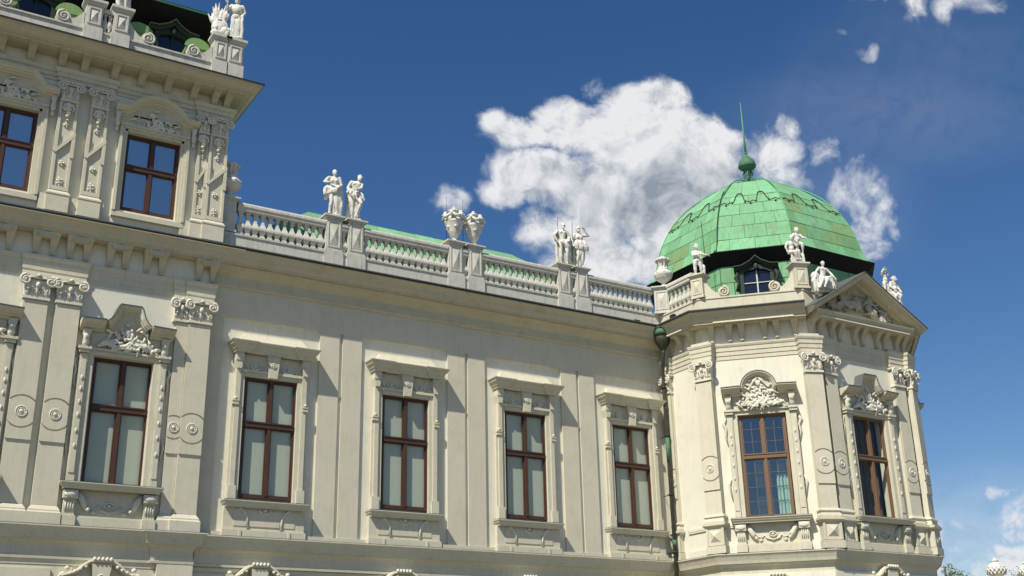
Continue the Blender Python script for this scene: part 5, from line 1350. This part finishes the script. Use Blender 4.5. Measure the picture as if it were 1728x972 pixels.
# putti --------------------------------------------------------------
def kid(**k):
    J = dict(head=(0, -.02, .88), neck=(0, 0, .78), chest=(0, 0, .68), waist=(0, -.01, .55), hip=(0, 0, .45),
             lsh=(.11, 0, .73), rsh=(-.11, 0, .73), lel=(.17, -.02, .60), rel=(-.17, -.02, .60), lha=(.14, -.1, .50), rha=(-.14, -.1, .50),
             lhi=(.06, 0, .42), rhi=(-.06, 0, .42), lkn=(.08, -.05, .24), rkn=(-.07, -.02, .24), lan=(.08, .0, .05), ran=(-.07, .0, .05), lto=(.09, -.09, .03), rto=(-.08, -.09, .03))
    J.update(k); return J
c1 = corner_frame(1) @ Vector((0, .16, 0)); c2_ = corner_frame(2) @ Vector((0, .16, 0)); c3_ = corner_frame(3) @ Vector((0, .1, 0))
def pu1(mb):
    rg = random.Random(6); base_block(mb, .22, .18, .06)
    person(mb, kid(head=(.0, -.02, .90), lel=(.16, -.08, .64), lha=(.27, -.12, .60), rel=(-.13, -.08, .60), rha=(.02, -.15, .60), rkn=(-.08, .0, .24), lkn=(.10, -.03, .24), lan=(.11, .0, .05)), 1.15, child=True, look=.5)
    folds(mb, ((-.06, -.05, .72), (.10, -.07, .64)), ((-.10, .0, .45), (.15, .0, .34)), 4, .03, 1.15, rng=rg)
    mb.limb([(.20, .02, .0), (.22, .0, .3), (.16, .02, .42)], [.07, .06, .04])
GP_ = 'putti on the pavilion parapet'
statue('putto', 'lone standing stone putto reaching out one arm in front of the dome', (c1.x, c1.y, 14.0), pu1, -.5, group=GP_)
def pu2(mb):
    rg = random.Random(7); base_block(mb, .30, .2, .06)
    P2 = MB(); person(P2, kid(lkn=(.10, -.14, .34), lan=(.12, -.08, .12), rkn=(-.05, -.06, .24), lel=(.19, -.06, .62), lha=(.2, -.16, .58)), 1.05, child=True, look=.2); mb.merge(P2, Matrix.Translation((.10, .02, .32)))
    P3 = MB(); person(P3, kid(head=(.02, -.04, .80), chest=(0, -.02, .60), neck=(.01, -.02, .70), waist=(0, 0, .46), hip=(0, .02, .36), lhi=(.06, .02, .34), rhi=(-.06, .02, .34), lkn=(.16, -.16, .34), rkn=(.02, -.2, .28), lan=(.20, -.10, .10), ran=(.06, -.16, .06), lto=(.22, -.18, .07), rto=(.08, -.25, .04), lsh=(.11, -.02, .65), rsh=(-.11, -.0, .65), rel=(-.20, -.02, .5), rha=(-.18, -.06, .36), lel=(.17, -.05, .54), lha=(.2, -.1, .66)), 1.1, child=True, look=-.4); mb.merge(P3, Matrix.Translation((-.18, -.02, .02)))
    mb.ball((.02, .05, .15), (.26, .17, .18), 12)
    folds(mb, ((-.2, -.08, .35), (.2, -.1, .35)), ((-.25, -.1, .03), (.22, -.1, .03)), 8, .035, 1.0, rng=rg)
statue('putti_group', 'two stone putti, one standing over a seated one, on the pedestal beside the pediment', (c2_.x, c2_.y, 14.04), pu2, -.3, group=GP_)
def recl(mb):
    rg = random.Random(8)
    person(mb, dict(head=(.02, -.03, .86), neck=(.02, 0, .78), chest=(.02, 0, .68), waist=(.0, .0, .54), hip=(-.02, .0, .44), lsh=(.13, 0, .72), rsh=(-.10, 0, .73), lel=(.22, -.06, .60), lha=(.20, -.16, .50), rel=(-.20, .02, .62), rha=(-.27, -.04, .5),
        lhi=(.03, -.02, .42), rhi=(-.08, -.02, .42), lkn=(.02, -.2, .40), rkn=(-.16, -.2, .36), lan=(-.16, -.22, .12), ran=(-.32, -.22, .08), lto=(-.2, -.3, .08), rto=(-.38, -.28, .04)), 1.25, hair='curl', look=-.1)
    mb.ball((.05, .12, .24), (.26, .14, .22), 12); folds(mb, ((-.3, .0, .5), (.3, .0, .5)), ((-.34, -.05, .02), (.32, -.02, .1)), 9, .05, 1.25, rng=rg); mb.ball((.34, -.05, .52), (.18, .12, .14), 12); mb.ball((-.3, .03, .60), (.17, .12, .17), 10); mb.ball((-.36, .0, .42), (.14, .1, .14), 10)
    for i in range(8): mb.ball((.28+.1*math.cos(i), -.12, .52+.1*math.sin(i)), .045, 7)
    folds(mb, ((-.1, -.1, .42), (.2, -.1, .4)), ((-.3, -.15, .1), (.3, -.1, .15)), 8, .036, 1.25, rng=rg)
pr_ = FB @ Vector((.62, -.40, 0))
statue('reclining_figure', 'white stone figure reclining on the pediment slope in front of the dome eaves', (pr_.x, pr_.y, 12.86), recl, -.15, group='figures on the pediment slopes')
def grp(mb):
    rg = random.Random(9)
    P2 = MB(); person(P2, kid(lel=(.18, -.05, .82), lha=(.08, -.1, .92), rel=(-.16, -.05, .82), rha=(-.1, -.1, .95)), .95, child=True); mb.merge(P2, Matrix.Translation((-.22, .05, .62)))
    P3 = MB(); person(P3, kid(head=(.03, -.03, .86), lkn=(.1, -.15, .3), rkn=(-.1, -.14, .26)), 1.15, child=True, look=.4); mb.merge(P3, Matrix.Translation((.14, 0, .22)))
    mb.ball((-.05, .02, .35), (.30, .2, .32), 12); mb.ball((-.3, -.05, .25), (.2, .14, .14), 10); mb.ball((.3, 0, .15), (.18, .14, .16), 10)
    folds(mb, ((-.3, -.12, .6), (.2, -.12, .5)), ((-.4, -.14, .1), (.4, -.1, -.1)), 10, .045, 1.0, rng=rg)
    mb.limb([(.2, -.1, .1), (.5, -.05, -.25), (.62, -.05, -.38)], [.08, .06, .045]); mb.limb([(-.2, -.14, .3), (-.45, -.16, .2), (-.5, -.16, .02)], [.07, .06, .04])
pr_ = FB @ Vector((4.15, -.30, 0))
statue('putti_group', 'cluster of white stone putti against blue sky on the outer pediment slope', (pr_.x, pr_.y, 12.86), grp, 0, group='figures on the pediment slopes')

# block corner trophy + figure, and the feet of a figure on the middle pedestal
def trop(mb):
    rg = random.Random(10); base_block(mb, .48, .22, .05)
    for k in range(9):
        a = R(60+10*k); l = rg.uniform(.8, 1.15)
        mb.limb([(-.22, .02, .2), (-.25+math.cos(a)*l*.35, .0, .2+math.sin(a)*l*.6), (-.22+math.cos(a)*l*.55, .0, .2+math.sin(a)*l)], [.05, .05+.04*(k % 2), .014])
    mb.ball((-.25, -.06, .35), (.26, .12, .30), 12); mb.ball((-.38, -.1, .12), (.14, .1, .11), 10); mb.ball((-.1, -.12, .2), (.12, .1, .14), 10)
    for k in range(20): mb.ball((rg.uniform(-.45, .1), rg.uniform(-.18, -.05), rg.uniform(.02, .6)), (rg.uniform(.03, .08), .04, rg.uniform(.03, .1)), 7)
    P2 = MB(); person(P2, stand(lel=(.17, .0, .66), lha=(.13, -.1, .55), rel=(-.19, -.05, .68), rha=(-.2, -.12, .80)), 1.45, hair='helmet'); mb.merge(P2, Matrix.Translation((.22, 0, .02)))
    folds(mb, ((.12, .0, .95), (.42, .0, .95)), ((.08, -.08, .03), (.4, -.05, .03)), 9, .045, 1.0, rng=rg)
    mb.ball((.24, -.02, 1.05), (.19, .15, .2), 12)
statue('trophy_group', 'stone warrior beside bundled banners on the corner pedestal of the tall block roof', (8.53, -.12, 19.38), trop, -.3, group='statues on the tall block parapet')
def feet(mb):
    rg = random.Random(12); base_block(mb, .2, .16, .05)
    person(mb, stand(rkn=(-.06, -.05, .3)), 1.5, hair='curl')
    folds(mb, ((-.12, .02, .62), (.14, .02, .62)), ((-.13, .05, .03), (.15, .05, .03)), 8, .035, 1.5, rng=rg)
statue('statue', 'stone statue on the tall block parapet, only its draped legs showing, nearer the dormer', (5.37, -.12, 19.38), feet, -.2, group='statues on the tall block parapet')
statue('statue', 'stone statue on the tall block parapet, only its base showing, farther from the warrior group', (4.61, -.12, 19.38), feet, .1, group='statues on the tall block parapet')

# ================================================================== GROUND, DISTANT THINGS
mb = MB(); mb.add([(-900, -900, GZ), (1100, -900, GZ), (1100, 1100, GZ), (-900, 1100, GZ)], [(0, 1, 2, 3)]); struct(put('ground', mb, 'gravel'))
mb = MB(); mb.box(38, 200, 4, 200, GZ+.004, GZ+.006); struct(put('lawn', mb, 'grass'))
um2 = MB(); um2.lathe([(.30, 0), (.30, .08), (.16, .14), (.12, .24), (.2, .32), (.42, .48), (.52, .62), (.56, .80), (.54, .98), (.46, 1.1), (.34, 1.2), (.22, 1.26), (.18, 1.32), (.24, 1.36), (.22, 1.40), (.10, 1.46), (.05, 1.54), (.02, 1.58)], 22)
for j in range(5):
    for i in range(14):
        a = 2*math.pi*(i+.5*(j % 2))/14; z = .58+.13*j; r = (.51, .56, .56, .50, .38)[j]
        um2.ball((r*math.cos(a), r*math.sin(a), z), .075, 6)
um2 = fuse(um2, 'vase', .022, 1)
um2.transform(Matrix.Scale(.70, 4))
for k, (x, y, zt_, lab) in enumerate(((44.6, 2.2, 4.64, 'distant white scale-patterned finial vase standing whole against the clouds beyond the pavilion'), (51.1, 5.2, 5.15, 'distant white scale-patterned finial vase cut off by the picture edge'))):
    t = thing('gate_pillar', 'white gate pillar under the distant vase that '+('stands whole against the clouds' if k == 0 else 'is cut off by the picture edge'), 'pillar', (x, y, GZ), 'gate pillars')
    m = MB(); m.box(x-.4, x+.4, y-.4, y+.4, GZ, zt_-.3); put('shaft', m, 'trim', t)
    m = MB(); m.box(x-.47, x+.47, y-.47, y+.47, zt_-.3, zt_-.12); m.box(x-.53, x+.53, y-.53, y+.53, zt_-.12, zt_); put('capital', m, 'trim', t)
    o = put('finial_vase', um2, 'statue', None, T(x, y, zt_)); tag(o, lab, 'vase', 'gate vases')
def tree(x, y, h, r, seed, label, lowf=.35):
    t = thing('tree', label, 'tree', (x, y, GZ), 'trees beyond the pavilion'); rg = random.Random(seed)
    m = MB(); m.tube([(x, y, GZ), (x+.1, y, GZ+h*.3), (x-.1, y+.1, GZ+h*.62)], [.35, .26, .12], 9)
    tips = []
    for i in range(9):
        a = 2*math.pi*i/9+rg.uniform(-.3, .3); z = GZ+h*rg.uniform(.3, .55); e = (x+math.cos(a)*r*.65, y+math.sin(a)*r*.65, z+h*rg.uniform(.12, .3))
        m.tube([(x, y, z), ((x+e[0])/2, (y+e[1])/2, (z+e[2])/2+.2), e], [.12, .07, .03], 6); tips.append(e)
    put('trunk', m, 'bark', t)
    m = MB(); cl = []
    for i in range(46):
        a = rg.uniform(0, 2*math.pi); zz = rg.uniform(0, 1); rr = r*math.sqrt(rg.random())*(1-.55*abs(zz-.35)**1.3*1.6)
        cl.append((x+math.cos(a)*rr, y+math.sin(a)*rr, GZ+h*(lowf+(1-lowf)*zz), rg.uniform(.35, .8)))
    for cx_, cy_, cz_, cr_ in cl:
        for j in range(150):
            v = Vector((rg.gauss(0, 1), rg.gauss(0, 1), rg.gauss(0, .8))); v = v.normalized()*cr_*rg.uniform(.5, 1.15)
            c_ = Vector((cx_, cy_, cz_))+v; s_ = rg.uniform(.05, .10); d1 = Vector((rg.uniform(-1, 1), rg.uniform(-1, 1), rg.uniform(-1, 1))).normalized(); d2 = d1.orthogonal().normalized()
            m.add([c_-d1*s_, c_+d2*s_*.6, c_+d1*s_, c_-d2*s_*.6], [(0, 1, 2, 3)])
    put('crown', m, 'leaf', t)
tree(61.9, 17.6, 8.85, 1.7, 1, 'green leafy tree top peeking out beside the base of the pavilion')
tree(70.2, 18.4, 9.1, 2.0, 2, 'low green tree top behind the two distant white vases')

# ------------------------------------------------------------------ scale modelling units to metres
done = set()
for o in list(SC.objects):
    if o.type in ('CAMERA', 'LIGHT'): continue
    if o.data is not None and o.data.name not in done:
        o.data.transform(Matrix.Scale(S, 4)); done.add(o.data.name)
    mbs = o.matrix_basis.copy(); loc, rt, sc_ = mbs.decompose()
    o.matrix_basis = Matrix.LocRotScale(loc*S, rt, sc_)
bpy.context.view_layer.update()
off = Vector((0, 0, 1.6))      # ground to z = 0
for o in SC.objects:
    if o.parent is None and o.type != 'LIGHT': o.location = o.location+off
